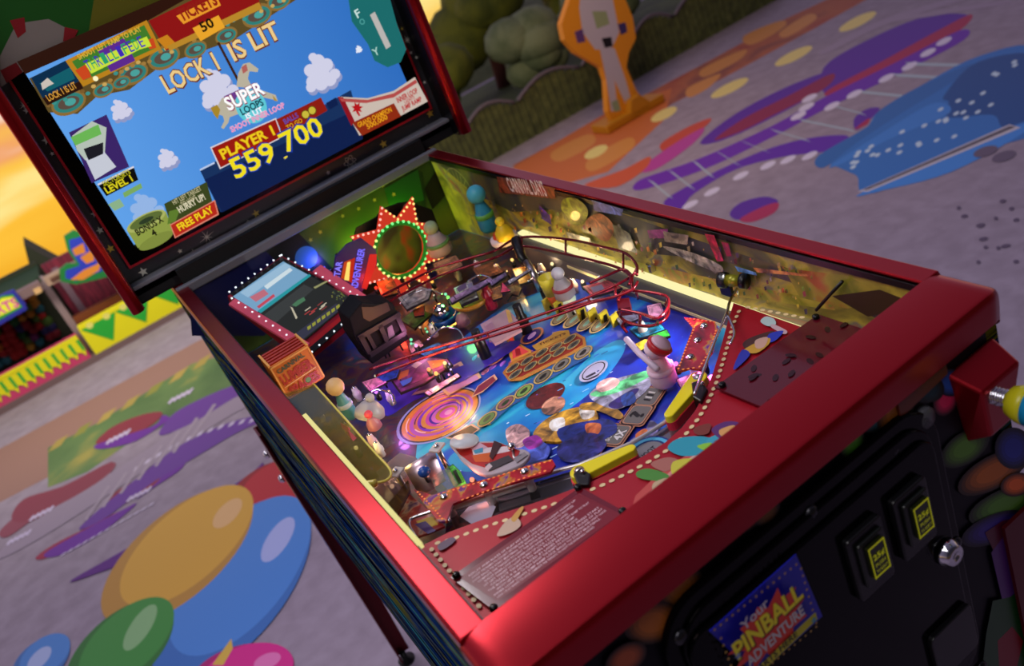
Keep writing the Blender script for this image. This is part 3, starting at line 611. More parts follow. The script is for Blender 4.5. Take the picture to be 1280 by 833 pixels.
m.text(S, 'Your', (cx - .25 * W_, cz + .22 * H_), (cx + .06 * W_, cz + .27 * H_), C('#d8d0d8'), hgt=.010, uv=True, bold=.02)
m.text(S, 'PINBALL', (cx - .39 * W_ + .001, cz - .035 * H_ - .001), (cx + .40 * W_ + .001, cz + .03 * H_ - .001), C('#3a1208'), hgt=.018, uv=True, bold=.04)
m.text(S, 'PINBALL', (cx - .39 * W_, cz - .03 * H_), (cx + .40 * W_, cz + .035 * H_), C('#fff028', .3), hgt=.018, uv=True, bold=.035)
m.text(S, 'ADVENTURE', (cx - .32 * W_, cz - .22 * H_), (cx + .36 * W_, cz - .17 * H_), C('#d4cdd0'), hgt=.011, uv=True, bold=.03)
m.upoly(S, [(cx - .42 * W_, cz - .40 * H_), (cx + .46 * W_, cz - .36 * H_), (cx + .46 * W_, cz - .26 * H_), (cx - .42 * W_, cz - .30 * H_)], C('#c8c01e'))
m.text(S, 'STARTS HERE', (cx - .34 * W_, cz - .375 * H_), (cx + .22 * W_, cz - .345 * H_), C('#141408'), hgt=.007, uv=True, bold=.02)
m.star(S, (uL + .012, cz + .002), .004, C('#8aa0d0'), uv=True); m.star(S, (uR - .008, cz - .33 * H_), .004, C('#5aa0b0'), uv=True)
m.build('start_sticker', cdoor)
YG = E('#b8b41e', .38)
for cxy in ((1081, 693), (1136, 644)):
    u, v = D3.px(*cxy); m = MB()
    m.prism([D3.at(u + a, v + b) for a, b in round_rect(-.022, .022, -.038, .034, .004)], (0, -.007, 0), BLK)
    m.prism([D3.at(u + a, v + b, .007) for a, b in round_rect(-.015, .017, -.024, .026, .003)], (0, -.004, 0), M('slot_face', '#101410', .3))
    sl = m.build('coin_slot', cdoor, bevel=.0015)
    B2 = D3.up(.011); m = MB()
    m.prism([B2.at(u + a, v + b) for a, b in round_rect(-.0085, .0125, -.016, .02, .002)], (0, -.003, 0), C('#1c2008', .3)); B3 = B2.up(.003)
    for a0, a1, b0, b1 in ((-.008, .012, .0175, .0195), (-.008, .012, -.0155, -.0135), (-.008, -.0065, -.0155, .0195), (.0105, .012, -.0155, .0195)): m.upoly(B3, [(u + a0, v + b0), (u + a1, v + b0), (u + a1, v + b1), (u + a0, v + b1)], YG)
    m.text(B3, '25¢', (u - .005, v + .004), (u + .009, v + .004), YG, hgt=.006, uv=True, bold=.02)
    m.text(B3, 'PUSH', (u - .004, v - .004), (u + .008, v - .004), YG, hgt=.004, uv=True); m.text(B3, 'TO REJECT', (u - .005, v - .010), (u + .009, v - .010), YG, hgt=.003, uv=True)
    m.build('price_button', cdoor, label='lit yellow price button reading 25 cents')
u, v = D3.px(1181, 689); m = MB(); m.lathe(D3.at(u, v), (0, -1, 0), [(.014, 0), (.014, .005), (.011, .009), (.010, .012), (.004, .012), (.004, .011)], CHR, 24); m.build('door_lock', cdoor, label='round silver key lock')
for x, y in ((1005, 637), (1207, 655), (843, 790), (1107, 560), (1246, 800)):
    u, v = DP.px(x, y); u = max(u0 + .01, min(u1 - .007, u)); v = min(v1 - .006, v)
    m = MB(); m.ball(DP.at(u, v, .008), .0075, M('dark_bolt', '#3a3a3e', .25, .8), 12, (1, 1, .6), (0, -1, 0)); m.build('carriage_bolt', cdoor)
u, v = D3.px(1188, 800); m = MB(); m.prism([D3.at(u + a, v + b) for a, b in round_rect(-.03, .03, -.03, .03, .006)], (0, -.006, 0), BLK); m.build('coin_return', cdoor, bevel=.001)
# ------------------------------------------------------------ plunger
pu = V((.236, yF, HB - .086))
m = MB(); w = .034
m.add([pu + V(q) for q in ((-w, 0, .032), (w, 0, .032), (w * .7, 0, -.055), (-w * .7, 0, -.055), (-w * .8, -.03, .016), (w * .8, -.03, .016), (w * .45, -.022, -.045), (-w * .45, -.022, -.045))], [[0, 1, 5, 4], [1, 2, 6, 5], [2, 3, 7, 6], [3, 0, 4, 7], [4, 5, 6, 7], [0, 3, 2, 1]], RED)
pl = m.build('plunger_housing', ROOT, bevel=.003)
tip = FRONT.w(1240, 466); ax = V((.02, -1, -.03)).normalized(); so = pu + V((-.012, -.026, .004))
m = MB(); m.tube([so + ax * (.016 * t / 60) + (V((1, 0, 0)) * math.cos(t * .75) + V((0, 0, 1)) * math.sin(t * .75)) * .0075 for t in range(61)], .0016, CHR, 6); m.build('plunger_spring', pl)
m = MB(); m.tube([so, so + ax * .05], .0042, STEEL, 10); m.build('plunger_rod', pl)
m = MB(); kb = so + ax * .016
m.lathe(kb, ax, [(.006, 0), (.014, .003), (.0175, .012), (.018, .02)], C('#c9c41e', .25), 24); m.lathe(kb, ax, [(.0182, .019), (.0175, .03), (.012, .040), (.002, .043)], C('#1e8fc0', .2), 24)
m.build('plunger_knob', pl, label='blue and yellow plunger knob')
m = MB(); m.prism([FRONT.at(u, v, -.002) for u, v in ((.135, -.04), (.2, -.04), (.2, -.05), (.135, -.055))], (0, -.004, 0), C('#6a2c14', .4)); m.build('button_plate', ROOT)
u, v = FRONT.px(1172, 490); m = MB(); m.lathe(FRONT.at(.163, -.075, -.003), (0, -1, 0), [(.011, 0), (.011, .006), (.009, .008), (.001, .008)], M('grey_button', '#55555a', .3), 18); m.build('start_button', ROOT)

# ============================================================ display head (backbox)
def BB(u, v, s=0): return SCR.at(u, v, s)
hd = MB(); BW = .357; vb, vt = -.095, .62
for a, b in ((-BW, -BW + .018), (BW - .018, BW)): hd.box(BB(a, vb, -.22), SCR.u * (b - a), SCR.v * (vt - vb), SCR.n * .268, BLK)
hd.box(BB(-BW, vt - .018, -.22), SCR.u * 2 * BW, SCR.v * .018, SCR.n * .268, BLK); hd.box(BB(-BW, vb, -.22), SCR.u * 2 * BW, SCR.v * .016, SCR.n * .24, BLKM)
hd.box(BB(-BW, vb, -.22), SCR.u * 2 * BW, SCR.v * (vt - vb), SCR.n * .01, BLKM); hd.box(BB(-.2, vb - .06, -.2), SCR.u * .4, SCR.v * .06, SCR.n * .15, BLKM)
head = hd.build('backbox', ROOT)
for sx in (-1, 1):
    m = MB(); pr = []
    a = sx * BW
    base = [BB(a - sx * .018, vb, .046), BB(a + sx * .002, vb, .046), BB(a + sx * .006, vb, .052), BB(a + sx * .004, vb, .062), BB(a - sx * .006, vb, .066), BB(a - sx * .016, vb, .060)]
    m.prism(base, SCR.v * (vt - vb), RED, True); m.build('head_trim', head, bevel=.002)
m = MB(); PANEL = NM('star_panel', [(.4, '#26282e'), (.6, '#34373e')], 6, 2, .2, .35); PN = SCR.up(-.004)
m.box(BB(-BW + .018, vb + .03, -.016), SCR.u * 2 * (BW - .018), SCR.v * .60, SCR.n * .012, PANEL)
SILV, GOLD = C('#d0d0c8'), C('#d8bc4c')
def burst(c, r):
    u, v = PN.px(*c)
    for k in range(4):
        q = math.pi * k / 4 + .2; a, b = math.cos(q), math.sin(q); t = r * (1, .7)[k % 2]; m.upoly(PN, [(u + a * t, v + b * t), (u - b * .0008, v + a * .0008), (u - a * t, v - b * t), (u + b * .0008, v - a * .0008)], SILV)
for c, r, g in (((179, 340), .009, 0), ((225, 314), .005, 0), ((242, 315), .006, 0), ((320, 267), .008, 1), ((310, 277), .004, 0), ((138, 311), .008, 1), ((125, 288), .007, 0), ((118, 267), .007, 0), ((217, 333), .004, 0), ((479, 180), .009, 1), ((537, 142), .009, 1), ((410, 216), .005, 0), ((502, 36), .004, 1), ((513, 66), .004, 0), ((520, 72), .004, 0), ((530, 103), .004, 0), ((534, 158), .005, 0), ((58, 175), .008, 0), ((65, 192), .004, 0), ((33, 138), .006, 0), ((95, 215), .005, 0)): m.star(PN, c, r, GOLD if g else SILV)
burst((258, 296), .017); burst((508, 50), .011); burst((30, 132), .009)
u, v = PN.px(436, 202)
for k in range(3):
    for t in range(16):
        a, b = 2 * math.pi * t / 16, 2 * math.pi * (t + 1) / 16; q = math.pi * k / 3
        def e(r, w): x, y = r * math.cos(w), r * .38 * math.sin(w); return (u + x * math.cos(q) - y * math.sin(q), v + x * math.sin(q) + y * math.cos(q))
        m.upoly(PN, [e(.012, a), e(.0132, a), e(.0132, b), e(.012, b)], SILV)
# art of the translite above the screen: plain fields of colour
m.poly(PN, [(-10, 90), (-10, -20), (180, -20), (150, 20), (20, 95)], C('#1c5a1c')); m.poly(PN, [(110, 40), (118, -10), (230, -20), (190, 20)], C('#6b6a1c')); m.poly(PN, [(0, 70), (20, 30), (60, 24), (95, 42), (78, 62), (20, 95), (0, 110)], C('#8a827c')); m.poly(PN, [(12, 26), (30, 22), (32, 40), (22, 48)], C('#8c1c24')); m.poly(PN, [(0, 88), (20, 78), (28, 90), (8, 104)], C('#7c141c')); m.poly(PN, [(80, 34), (97, 38), (92, 48), (78, 52)], C('#8c1c24'))
m.build('star_panel', head)
m = MB(); RB = M('red_border', '#b8182a', .35, .2)
def frame(mb, a, b, c, d, w, s0, s1, mat):          # outer rectangle u a..b, v c..d
    for (x0, x1, y0, y1) in ((a, b, c, c + w), (a, b, d - w, d), (a, a + w, c + w, d - w), (b - w, b, c + w, d - w)): mb.box(BB(x0, y0, s0), SCR.u * (x1 - x0), SCR.v * (y1 - y0), SCR.n * (s1 - s0), mat)
frame(m, -.325, .325, -.034, .372, .004, -.004, .002, RB); m.build('screen_border', head)
m = MB(); frame(m, -.321, .321, -.030, .368, .024, -.004, .0005, GLOSS); m.build('screen_bezel', head)
m = MB(); m.box(BB(-BW + .018, vb + .028, -.004), SCR.u * 2 * (BW - .018), SCR.v * .008, SCR.n * .03, GREYP); m.build('lower_lip', head, bevel=.002)
m = MB(); m.gbox(-.279, .279, 1.092, 1.106, -.012, .004, GREYP); m.build('glass_trim', ROOT, bevel=.002)
m = MB(); m.gbox(-.262, .262, 1.108, 1.13, -.02, .03, BLKM); m.build('hinge_board', ROOT)
# ------------------------------------------------------------ what the big screen shows
s = MB(); T = SCR.up(.0004)
def e_(h): return E(h, 1.0)
SKY = NM('screen_sky', [(.2, '#2f6fc0'), (.5, '#4684d2'), (.8, '#5a96e0')], 2.2, 1, 0, .5)
def screen_sky():
    k = 'glow_sky'
    mt = bpy.data.materials.new(k); mt.use_nodes = True; nt = mt.node_tree; b = nt.nodes['Principled BSDF']
    tc = nt.nodes.new('ShaderNodeTexCoord'); sp = nt.nodes.new('ShaderNodeSeparateXYZ'); mr = nt.nodes.new('ShaderNodeMapRange'); nt.links.new(tc.outputs['Object'], sp.inputs[0])
    mr.inputs['From Min'].default_value = -.3; mr.inputs['From Max'].default_value = .3; nt.links.new(sp.outputs['X'], mr.inputs[0])
    r = ramp(nt, [(0, '#62a4ee'), (.4, '#4a8cdc'), (1, '#2f6ec2')]); nt.links.new(mr.outputs[0], r.inputs[0]); nt.links.new(r.outputs[0], b.inputs['Emission Color'])
    b.inputs['Emission Strength'].default_value = .95; b.inputs['Base Color'].default_value = (0, 0, 0, 1); b.inputs['Specular IOR Level'].default_value = .1; return mt
s.box(BB(-.2985, -.0005, -.006), SCR.u * .597, SCR.v * .337, SCR.n * .0062, screen_sky())
def P(pts, c): s.poly(T, pts, e_(c))
for c, w in (((150, 138), .030), ((270, 112), .06), ((398, 92), .062), ((207, 198), .030)):
    s.cloud(T, (c[0] + 3, c[1] + 4), w, e_('#8f98c4')); s.cloud(T, c, w, e_('#cfcfe6'))
s.cloud(T, (180, 262), .05, e_('#93b4e4')); s.cloud(T, (445, 62), .012, e_('#e2e6f4'))
# scrolled top border
s.upoly(T, [(-.2985, .316), (.2985, .316), (.2985, .3368), (-.2985, .3368)], e_('#2c140c'))
P([(36, 98), (60, 140), (96, 142), (120, 120), (160, 112), (200, 82), (240, 68), (290, 50), (330, 24), (380, -8), (300, -40), (180, 28)], '#5c4a24')
random.seed(11)
for x, y, r in ((85, 128, .022), (128, 112, .014), (165, 92, .02), (203, 72, .022), (242, 62, .016), (280, 45, .016), (318, 20, .022), (345, 2, .018), (150, 103, .012)):
    s.ell(T, (x, y), r * 1.3, r * .8, e_('#8a6a34'), .1); s.ell(T, (x, y), r * 1.1, r * .62, e_('#2f7f78')); s.ell(T, (x, y), r * .8, r * .4, e_('#5a4a40')); s.ell(T, (x + 2, y - 1), r * .4, r * .25, e_('#4aa09a'))
for i in range(46):
    t = i / 45; x = 60 + 310 * t; y = 134 - 148 * t + random.uniform(-10, 6); s.ell(T, (x, y), .004, .003, e_(random.choice(['#c8a45a', '#3a9088', '#a07a3c', '#7a5a2c'])), n=8)
P([(38, 97), (90, 71), (100, 100), (52, 122)], '#0a2c4a'); P([(48, 104), (86, 84), (92, 98), (58, 114)], '#125c68')
P([(50, 104), (58, 97), (66, 104), (60, 107), (52, 112)], '#c8beb4')
P([(52, 122), (98, 101), (102, 110), (58, 131)], '#2a140c'); s.text(T, 'LOCK 1 IS LIT', (60, 126), (95, 109), e_('#d89c3c'), hgt=.010, bold=.02)
P([(80, 76), (180, 26), (198, 62), (102, 108)], '#b8801c'); P([(88, 77), (177, 32), (192, 60), (104, 100)], '#3f7a2a')
P([(120, 64), (152, 48), (166, 76), (136, 90)], '#5c2a8c'); P([(92, 88), (106, 80), (112, 96), (102, 100)], '#c8461e'); P([(176, 52), (188, 48), (192, 60), (184, 62)], '#c8461e')
P([(104, 80), (180, 46), (186, 58), (172, 62), (112, 92)], '#c8e03c')
for i, ch in enumerate('THRILLIFEDE'):
    a = lerp2((109, 89), (180, 57), i / 11); b = lerp2((109, 89), (180, 57), (i + .82) / 11); s.text(T, ch, a, b, e_('#3f2ab4' if i % 2 == 0 else '#2aa06a'), hgt=.017, bold=.005)
s.text(T, 'SHOOT LEFT RAMP TO PLAY', (97, 75), (174, 39), e_('#d8b03c'), hgt=.008, bold=.02); s.ell(T, (117, 98), .004, .004, e_('#fff8c8'))
P([(182, 27), (305, -32), (322, 12), (204, 64)], '#8c1414'); P([(192, 50), (205, 44), (215, 54), (204, 62)], '#c8801c'); P([(205, 58), (318, 4), (322, 12), (208, 64)], '#b8862a')
P([(216, 21), (266, -3), (271, 8), (225, 31)], '#e8982a'); s.text(T, 'TICKETS', (223, 28), (268, 6), e_('#8c1c14'), hgt=.018, bold=.035)
P([(236, 36), (268, 20), (276, 35), (246, 52)], '#e8a42a'); s.text(T, '50', (249, 41), (264, 33), e_('#1c1408'), hgt=.015, bold=.03)
def outl_text(t, a, b, c1, c2, h, bold=.03, o=.025, d=0):
    s.text(T, t, a, b, e_(c2), hgt=h * 1.04, bold=bold + o); s.text(T, t, (a[0] - d, a[1] - d), (b[0] - d, b[1] - d), e_(c1), hgt=h, bold=bold)
P([(266, 54), (269, 53), (297, 106), (294, 107)], '#3a2014')
outl_text('LOCK 1', (207, 117), (271, 86), '#ecca88', '#6a2a10', .029, .02, .035, .6); outl_text('IS', (288, 77), (305, 69), '#ecca88', '#6a2a10', .029, .02, .035, .6); outl_text('LIT', (313, 64), (347, 47), '#ecca88', '#6a2a10', .029, .02, .035, .6)
# carousel horse
CRM = '#b8b09c'
P([(290, 108), (292, 92), (298, 80), (306, 78), (317, 86), (316, 90), (306, 89), (304, 98), (310, 110)], CRM); P([(296, 84), (302, 80), (304, 88), (298, 92)], '#b0605a')
P([(262, 140), (272, 122), (300, 112), (318, 112), (322, 120), (310, 135), (280, 146)], CRM); P([(258, 134), (266, 130), (270, 136), (267, 148), (262, 142)], '#a8862a'); P([(274, 120), (292, 112), (296, 120), (280, 128)], '#6a3a8c')
P([(272, 140), (284, 136), (280, 152), (274, 160), (271, 158), (275, 150)], CRM); P([(320, 112), (338, 118), (341, 126), (336, 124), (318, 120)], CRM); P([(334, 118), (341, 126), (336, 125)], '#b08c34'); P([(314, 158), (320, 156), (324, 166), (316, 168)], '#101418')
s.ell(T, (308, 132), .027, .030, e_('#5fc8d4'))
outl_text('SUPER', (281, 138), (326, 116), '#ffffff', '#8c1c4a', .022, .03, .03, .5); s.text(T, 'LOOPS', (297, 143), (324, 130), e_('#123c4a'), hgt=.012, bold=.03); s.text(T, 'IS LIT', (303, 148), (323, 138), e_('#f4f4ff'), hgt=.009, bold=.03)
outl_text('SHOOT INNER LOOP', (284, 164), (350, 133), '#ee86b4', '#f0d4e4', .009, .02, .02)
# pilot card: plain purple card, pale patches
P([(84, 164), (130, 142), (158, 206), (112, 226)], '#3a2466'); P([(88, 168), (112, 150), (130, 158), (128, 190), (104, 198), (94, 186)], '#b4c0b4'); P([(86, 170), (120, 154), (124, 166), (92, 180)], '#6ab454'); P([(104, 196), (126, 186), (142, 206), (116, 222)], '#c4c8d4'); P([(102, 184), (126, 176), (126, 190), (108, 198)], '#1c1c24')
P([(119, 227), (163, 205), (169, 222), (130, 242)], '#0c0a08'); P([(119, 227), (163, 205), (164, 207), (120, 229)], '#d8d4e0')
s.text(T, 'SECTOR:JETS', (127, 230), (160, 214), e_('#b8b41e'), hgt=.008, bold=.02); s.text(T, 'LEVEL 1', (131, 239), (163, 223), e_('#d8cc1e'), hgt=.011, bold=.03)
P([(150, 238), (172, 226), (174, 232), (152, 244)], '#7aa860'); P([(132, 252), (146, 245), (152, 254), (140, 260)], '#8ab088')
# score block
P([(244, 209), (330, 168), (430, 112), (440, 148), (445, 170), (270, 262)], '#16305c'); P([(250, 222), (440, 135), (445, 172), (272, 262)], '#0d1f4c'); P([(244, 209), (262, 200), (263, 202), (245, 211)], '#b8c8e8')
P([(257, 182), (338, 146), (346, 170), (269, 209)], '#d8d0d4'); P([(259, 183), (337, 148), (345, 169), (270, 207)], '#96180f'); s.text(T, 'PLAYER 1', (273, 197), (337, 166), e_('#ecc81c'), hgt=.017, bold=.035)
P([(338, 148), (393, 121), (401, 137), (347, 168)], '#8c1c12'); s.text(T, 'BALLS', (349, 154), (366, 145), e_('#5a4aa8'), hgt=.009, bold=.02); s.text(T, 'TO GO', (352, 161), (371, 151), e_('#d8a01c'), hgt=.008, bold=.02)
for c in ((374, 142), (382, 137)): s.ell(T, c, .008, .008, e_('#5a4a10')); s.ell(T, c, .0065, .0065, e_('#c8b83c'))
P([(399, 128), (411, 121), (414, 130), (404, 136)], '#0d1f4c')
outl_text('559', (289, 221), (340, 196), '#f0dc1c', '#1c3a9c', .034, .02, .035, .3); outl_text(',', (347, 196), (352, 193), '#f0dc1c', '#1c3a9c', .009, .02, .02); outl_text('700', (350, 189), (398, 165), '#f0dc1c', '#1c3a9c', .034, .02, .035, .3)
# champion box
P([(413, 120), (450, 122), (482, 113), (508, 96), (524, 126), (490, 144), (440, 168), (430, 150)], '#c8b8ac'); P([(413, 120), (420, 121), (434, 150), (430, 156)], '#8c1420'); P([(415, 122), (450, 124), (482, 116), (509, 99), (511, 103), (482, 121), (448, 128), (418, 126)], '#b04a48')
u, v = T.px(437, 134); s.star(T, (437, 134), .012, e_('#b4141c'), 7, .5); P([(436, 138), (438, 137), (441, 143), (439, 144)], '#b4141c')
P([(431, 152), (482, 128), (491, 144), (443, 168)], '#8c2a12'); s.text(T, 'GRAND CHAMPION', (439, 158), (480, 138), e_('#e8a01c'), hgt=.009, bold=.02); s.text(T, '500,000', (450, 160), (475, 147), e_('#e8a01c'), hgt=.009, bold=.02)
s.text(T, 'INNER LOOP', (487, 128), (512, 115), e_('#b41c24'), hgt=.010, bold=.03); s.text(T, 'LIGHTS', (496, 129), (508, 122), e_('#b41c24'), hgt=.006, bold=.02); s.text(T, 'JUMP RAMP', (493, 138), (517, 125), e_('#b41c24'), hgt=.009, bold=.03)
# teal letter shape
P([(424, -10), (474, -10), (485, 30), (497, 62), (490, 78), (474, 84), (458, 76), (450, 56), (430, 28)], '#1c6a6a')
s.text(T, 'F', (437, 24), (442, 21), e_('#c8e0dc'), hgt=.014, bold=.02); s.text(T, 'O', (441, 33), (447, 30), e_('#4a9c98'), hgt=.010, bold=.02); s.text(T, 'Y', (458, 71), (465, 67), e_('#a8d0c8'), hgt=.013, bold=.02)
P([(452, 20), (458, 16), (478, 58), (472, 62)], '#b8b4b0')
# bonus tin
P([(200, 251), (252, 224), (259, 248), (208, 276)], '#39441c'); P([(155, 284), (202, 260), (212, 286), (168, 305)], '#8c9a44'); s.pell(T, (190, 296), 23, 7, -.46, e_('#7d8a3c'), 20); s.pell(T, (178, 272), 26, 9, -.46, e_('#a8b060'), 24); s.pell(T, (178, 271), 22, 6.5, -.46, e_('#5c6c34'), 24); s.pell(T, (178, 271), 10, 3, -.46, e_('#2c3a24'), 12); P([(206, 260), (220, 256), (214, 272), (204, 276)], '#5c7a2c')
s.text(T, 'BONUS X', (168, 290), (200, 272), e_('#1c1c0c'), hgt=.011, bold=.03); s.text(T, '4', (187, 291), (192, 288), e_('#1c1c0c'), hgt=.011, bold=.03)
s.text(T, 'HIT LEFT TARGET', (212, 252), (246, 234), e_('#b8b088'), hgt=.008, bold=.02); s.text(T, 'TO LIGHT', (222, 254), (240, 244), e_('#b8b088'), hgt=.007, bold=.02); s.text(T, 'HURRY UP!', (219, 262), (251, 245), e_('#d8d0b0'), hgt=.011, bold=.03)
P([(207, 276), (262, 246), (267, 264), (213, 293)], '#d8806a'); P([(208, 277), (261, 248), (265, 263), (214, 291)], '#b4281a'); s.text(T, 'FREE PLAY', (219, 284), (261, 260), e_('#f0d01c'), hgt=.012, bold=.03)
s.build('display_screen', head)
# ============================================================ PLAYFIELD
random.seed(21)
def space_mat():
    m = bpy.data.materials.new('playfield_space'); m.use_nodes = True; nt = m.node_tree; b = nt.nodes['Principled BSDF']; L = nt.links.new
    tc = nt.nodes.new('ShaderNodeTexCoord'); n1 = nt.nodes.new('ShaderNodeTexNoise'); n1.inputs['Scale'].default_value = 4.2; n1.inputs['Detail'].default_value = 4; n1.inputs['Distortion'].default_value = 1.2
    mp = nt.nodes.new('ShaderNodeMapping'); mp.inputs['Rotation'].default_value = (0, 0, .5); mp.inputs['Scale'].default_value = (.7, 1.6, 1); L(tc.outputs['Object'], mp.inputs[0]); L(mp.outputs[0], n1.inputs['Vector'])
    r = ramp(nt, [(.28, '#1a1168'), (.40, '#1f2fae'), (.48, '#2350c8'), (.55, '#1c84cc'), (.63, '#38bada'), (.72, '#6a4ac0')]); L(n1.outputs['Fac'], r.inputs[0])
    n2 = nt.nodes.new('ShaderNodeTexVoronoi'); n2.inputs['Scale'].default_value = 95; L(tc.outputs['Object'], n2.inputs['Vector'])
    r2 = ramp(nt, [(0, 1.0), (.07, .0)]); L(n2.outputs['Distance'], r2.inputs[0])
    mx = nt.nodes.new('ShaderNodeMix'); mx.data_type = 'RGBA'; L(r2.outputs[0], mx.inputs['Factor']); L(r.outputs[0], mx.inputs['A']); mx.inputs['B'].default_value = lin('#a8c8f0')
    L(mx.outputs['Result'], b.inputs['Base Color']); b.inputs['Roughness'].default_value = .3; b.inputs['Coat Weight'].default_value = .5; b.inputs['Coat Roughness'].default_value = .05; return m
SPC = space_mat()
pf = MB(); pf.EPS = .000015; pf.prism([PF.at(-.257, -.13), PF.at(.257, -.13), PF.at(.257, .94), PF.at(-.257, .94)], PF.n * -.012, SPC)
def pp(pts, c, r=.3): pf.poly(PF, soft(pts), c if not isinstance(c, str) else PC(c, r))
# nebula fields
MIX = NM('upper_print', [(.30, '#0c0c20'), (.40, '#1c1c5a'), (.47, '#3a1c3c'), (.53, '#5a3a2a'), (.58, '#1c3a4a'), (.64, '#6a2a3a'), (.72, '#8a7a5a')], 16, 5, 1.2, .3, coat=.4)
pf.upoly(PF, [(-.256, .36), (-.15, .36), (-.05, .42), (.03, .50), (.12, .52), (.256, .44), (.256, .938), (-.256, .938)], MIX)
pf.upoly(PF, [(-.256, .0), (-.20, .02), (-.17, .14), (-.165, .28), (-.12, .36), (-.256, .40)], NM('left_print', [(.35, '#1a1414'), (.48, '#4a3a2c'), (.55, '#6a2420'), (.62, '#3c3436'), (.7, '#7a7050')], 24, 5, .8, .3, coat=.4))
CY = NM('cyan_glow', [(.3, '#1c6cc4'), (.5, '#2aa0d4'), (.7, '#58c8e0')], 7, 3, .5, .3, coat=.5)
VIO = NM('violet_field', [(.3, '#2c1a8a'), (.5, '#3a2cb0'), (.7, '#5c3cc0')], 8, 3, .5, .3, coat=.5)
DBL = NM('deep_blue', [(.3, '#141c7c'), (.5, '#1c38b4'), (.7, '#2048c4')], 8, 3, .5, .3, coat=.5)
pp(smooth2 := [(770, 430), (810, 440), (838, 470), (815, 500), (760, 505), (715, 510), (640, 545), (700, 500), (745, 462)], DBL)
pp([(560, 575), (600, 545), (650, 515), (700, 480), (745, 440), (775, 425), (780, 440), (750, 480), (700, 520), (640, 560), (590, 590)], CY)
pp([(620, 395), (655, 375), (700, 358), (720, 375), (690, 395), (640, 412)], NM('ice_glow', [(.3, '#1c78c8'), (.5, '#58b8e0'), (.7, '#c0ecf0')], 9, 4, .6, .3, coat=.5))
pp([(470, 470), (540, 440), (610, 420), (640, 440), (600, 470), (520, 500), (480, 520)], VIO)
random.seed(5)
for i in range(26):      # bright wisps of paint
    x = random.uniform(560, 660); y = 455 - (x - 560) * .35 + random.uniform(-35, 30); w = random.uniform(5, 16)
    pp([(x, y), (x + w, y - w * .5 - 2), (x + w * 1.2, y - w * .3), (x + w * .3, y + 3)], random.choice(['#c46ab0', '#5a6ae0', '#e08ac0', '#8a5ad0', '#d89a7a', '#3f9ae0']))
# spinning disc artwork: swirled rings
du, dv = PF.px(549, 519)
ex = [PF.px(x, y) for x, y in ((503, 541), (598, 493))]; DR = .5 * math.hypot(ex[1][0] - ex[0][0], ex[1][1] - ex[0][1]) * 1.02
for r, c in ((1.06, '#9aa0d8'), (1.0, '#241434'), (.96, '#d88a3a'), (.88, '#e07a4a'), (.80, '#b05ac0'), (.72, '#d0785a'), (.64, '#7a3ac8'), (.57, '#d08a4a'), (.48, '#c850b0'), (.41, '#5a34a8'), (.36, '#d070c0'), (.28, '#c8843c'), (.2, '#d858c0'), (.1, '#e8a0d0')):
    pf.ell(PF, (du + (1 - r) * .012, dv - (1 - r) * .01), DR * r, DR * r, C(c, .28), uv=True, n=44)
for k in range(18):
    q = random.uniform(0, 6.28); r = random.uniform(.3, .95) * DR; dq = random.uniform(.3, .9); t = .0018
    pts = [(du + (r + t * (j < 6)) * math.cos(q + dq * (j if j < 6 else 11 - j) / 5), dv + (r + t * (j < 6)) * math.sin(q + dq * (j if j < 6 else 11 - j) / 5)) for j in range(12)]
    pf.upoly(PF, pts, C(random.choice(['#e8b04a', '#5a1f6a', '#8a4ad0', '#e0684a', '#f0c8d8'])))
# fields of warm print in the middle: plain blots standing in for the painted figures
pf.pell(PF, (682, 496), 27, 12, -.5, PC('#5a1c1a', .3)); pf.pell(PF, (692, 508), 16, 10, -.5, PC('#b07a64', .3))
for i in range(60):      # fine brush strokes and sparks over the paint
    x = random.uniform(570, 830); y = 610 - (x - 570) * .52 + random.uniform(-75, 35); w = random.uniform(2, 9); t = random.uniform(.4, 1.1); pf.poly(PF, [(x, y), (x + w, y - w * .52), (x + w + .6, y - w * .52 + t), (x + .6, y + t)], C(random.choice(['#9ac8f0', '#5aa0e0', '#c8e0f8', '#3a70d0', '#7a5ad0', '#1c2a7c']), .3)); pp([(668, 548), (690, 524), (730, 512), (748, 520), (742, 540), (700, 556)], '#b8862c'); pp([(690, 530), (706, 526), (706, 540), (690, 542)], '#d0c8c0'); pp([(726, 514), (742, 512), (744, 524), (730, 528)], '#c8c0b8')
pp([(730, 508), (760, 508), (780, 522), (774, 528), (750, 518), (728, 516)], '#a0762a'); pp([(664, 552), (684, 538), (692, 546), (676, 560)], '#a0742c'); pp([(700, 540), (760, 528), (772, 544), (740, 560), (712, 562)], '#23307c'); pp([(734, 534), (752, 534), (750, 546), (736, 546)], '#c8683c')
pp([(700, 560), (740, 545), (760, 560), (735, 580), (705, 580)], '#2c2f70'); pp([(642, 560), (668, 552), (690, 566), (672, 590), (648, 590)], '#4a5ab8'); pp([(634, 542), (650, 534), (664, 544), (656, 562), (640, 562)], '#c89a9a'); pp([(655, 555), (672, 548), (680, 558), (664, 566)], '#8a2a8a')
pp([(738, 498), (760, 482), (800, 470), (816, 472), (812, 490), (780, 514), (756, 512)], '#8c8aa0'); pp([(740, 496), (770, 484), (806, 468), (814, 474), (780, 492), (752, 500)], '#5ab878'); pp([(748, 484), (764, 476), (776, 480), (768, 490), (750, 494)], '#c89a98'); pp([(762, 510), (790, 492), (800, 492), (778, 514)], '#34246c')
pp([(778, 500), (792, 494), (796, 506), (782, 512)], '#2c4a9a'); pp([(790, 555), (806, 545), (815, 530), (825, 540), (810, 560)], '#7a74a8'); pp([(796, 548), (808, 540), (812, 548), (800, 556)], '#c8682c')
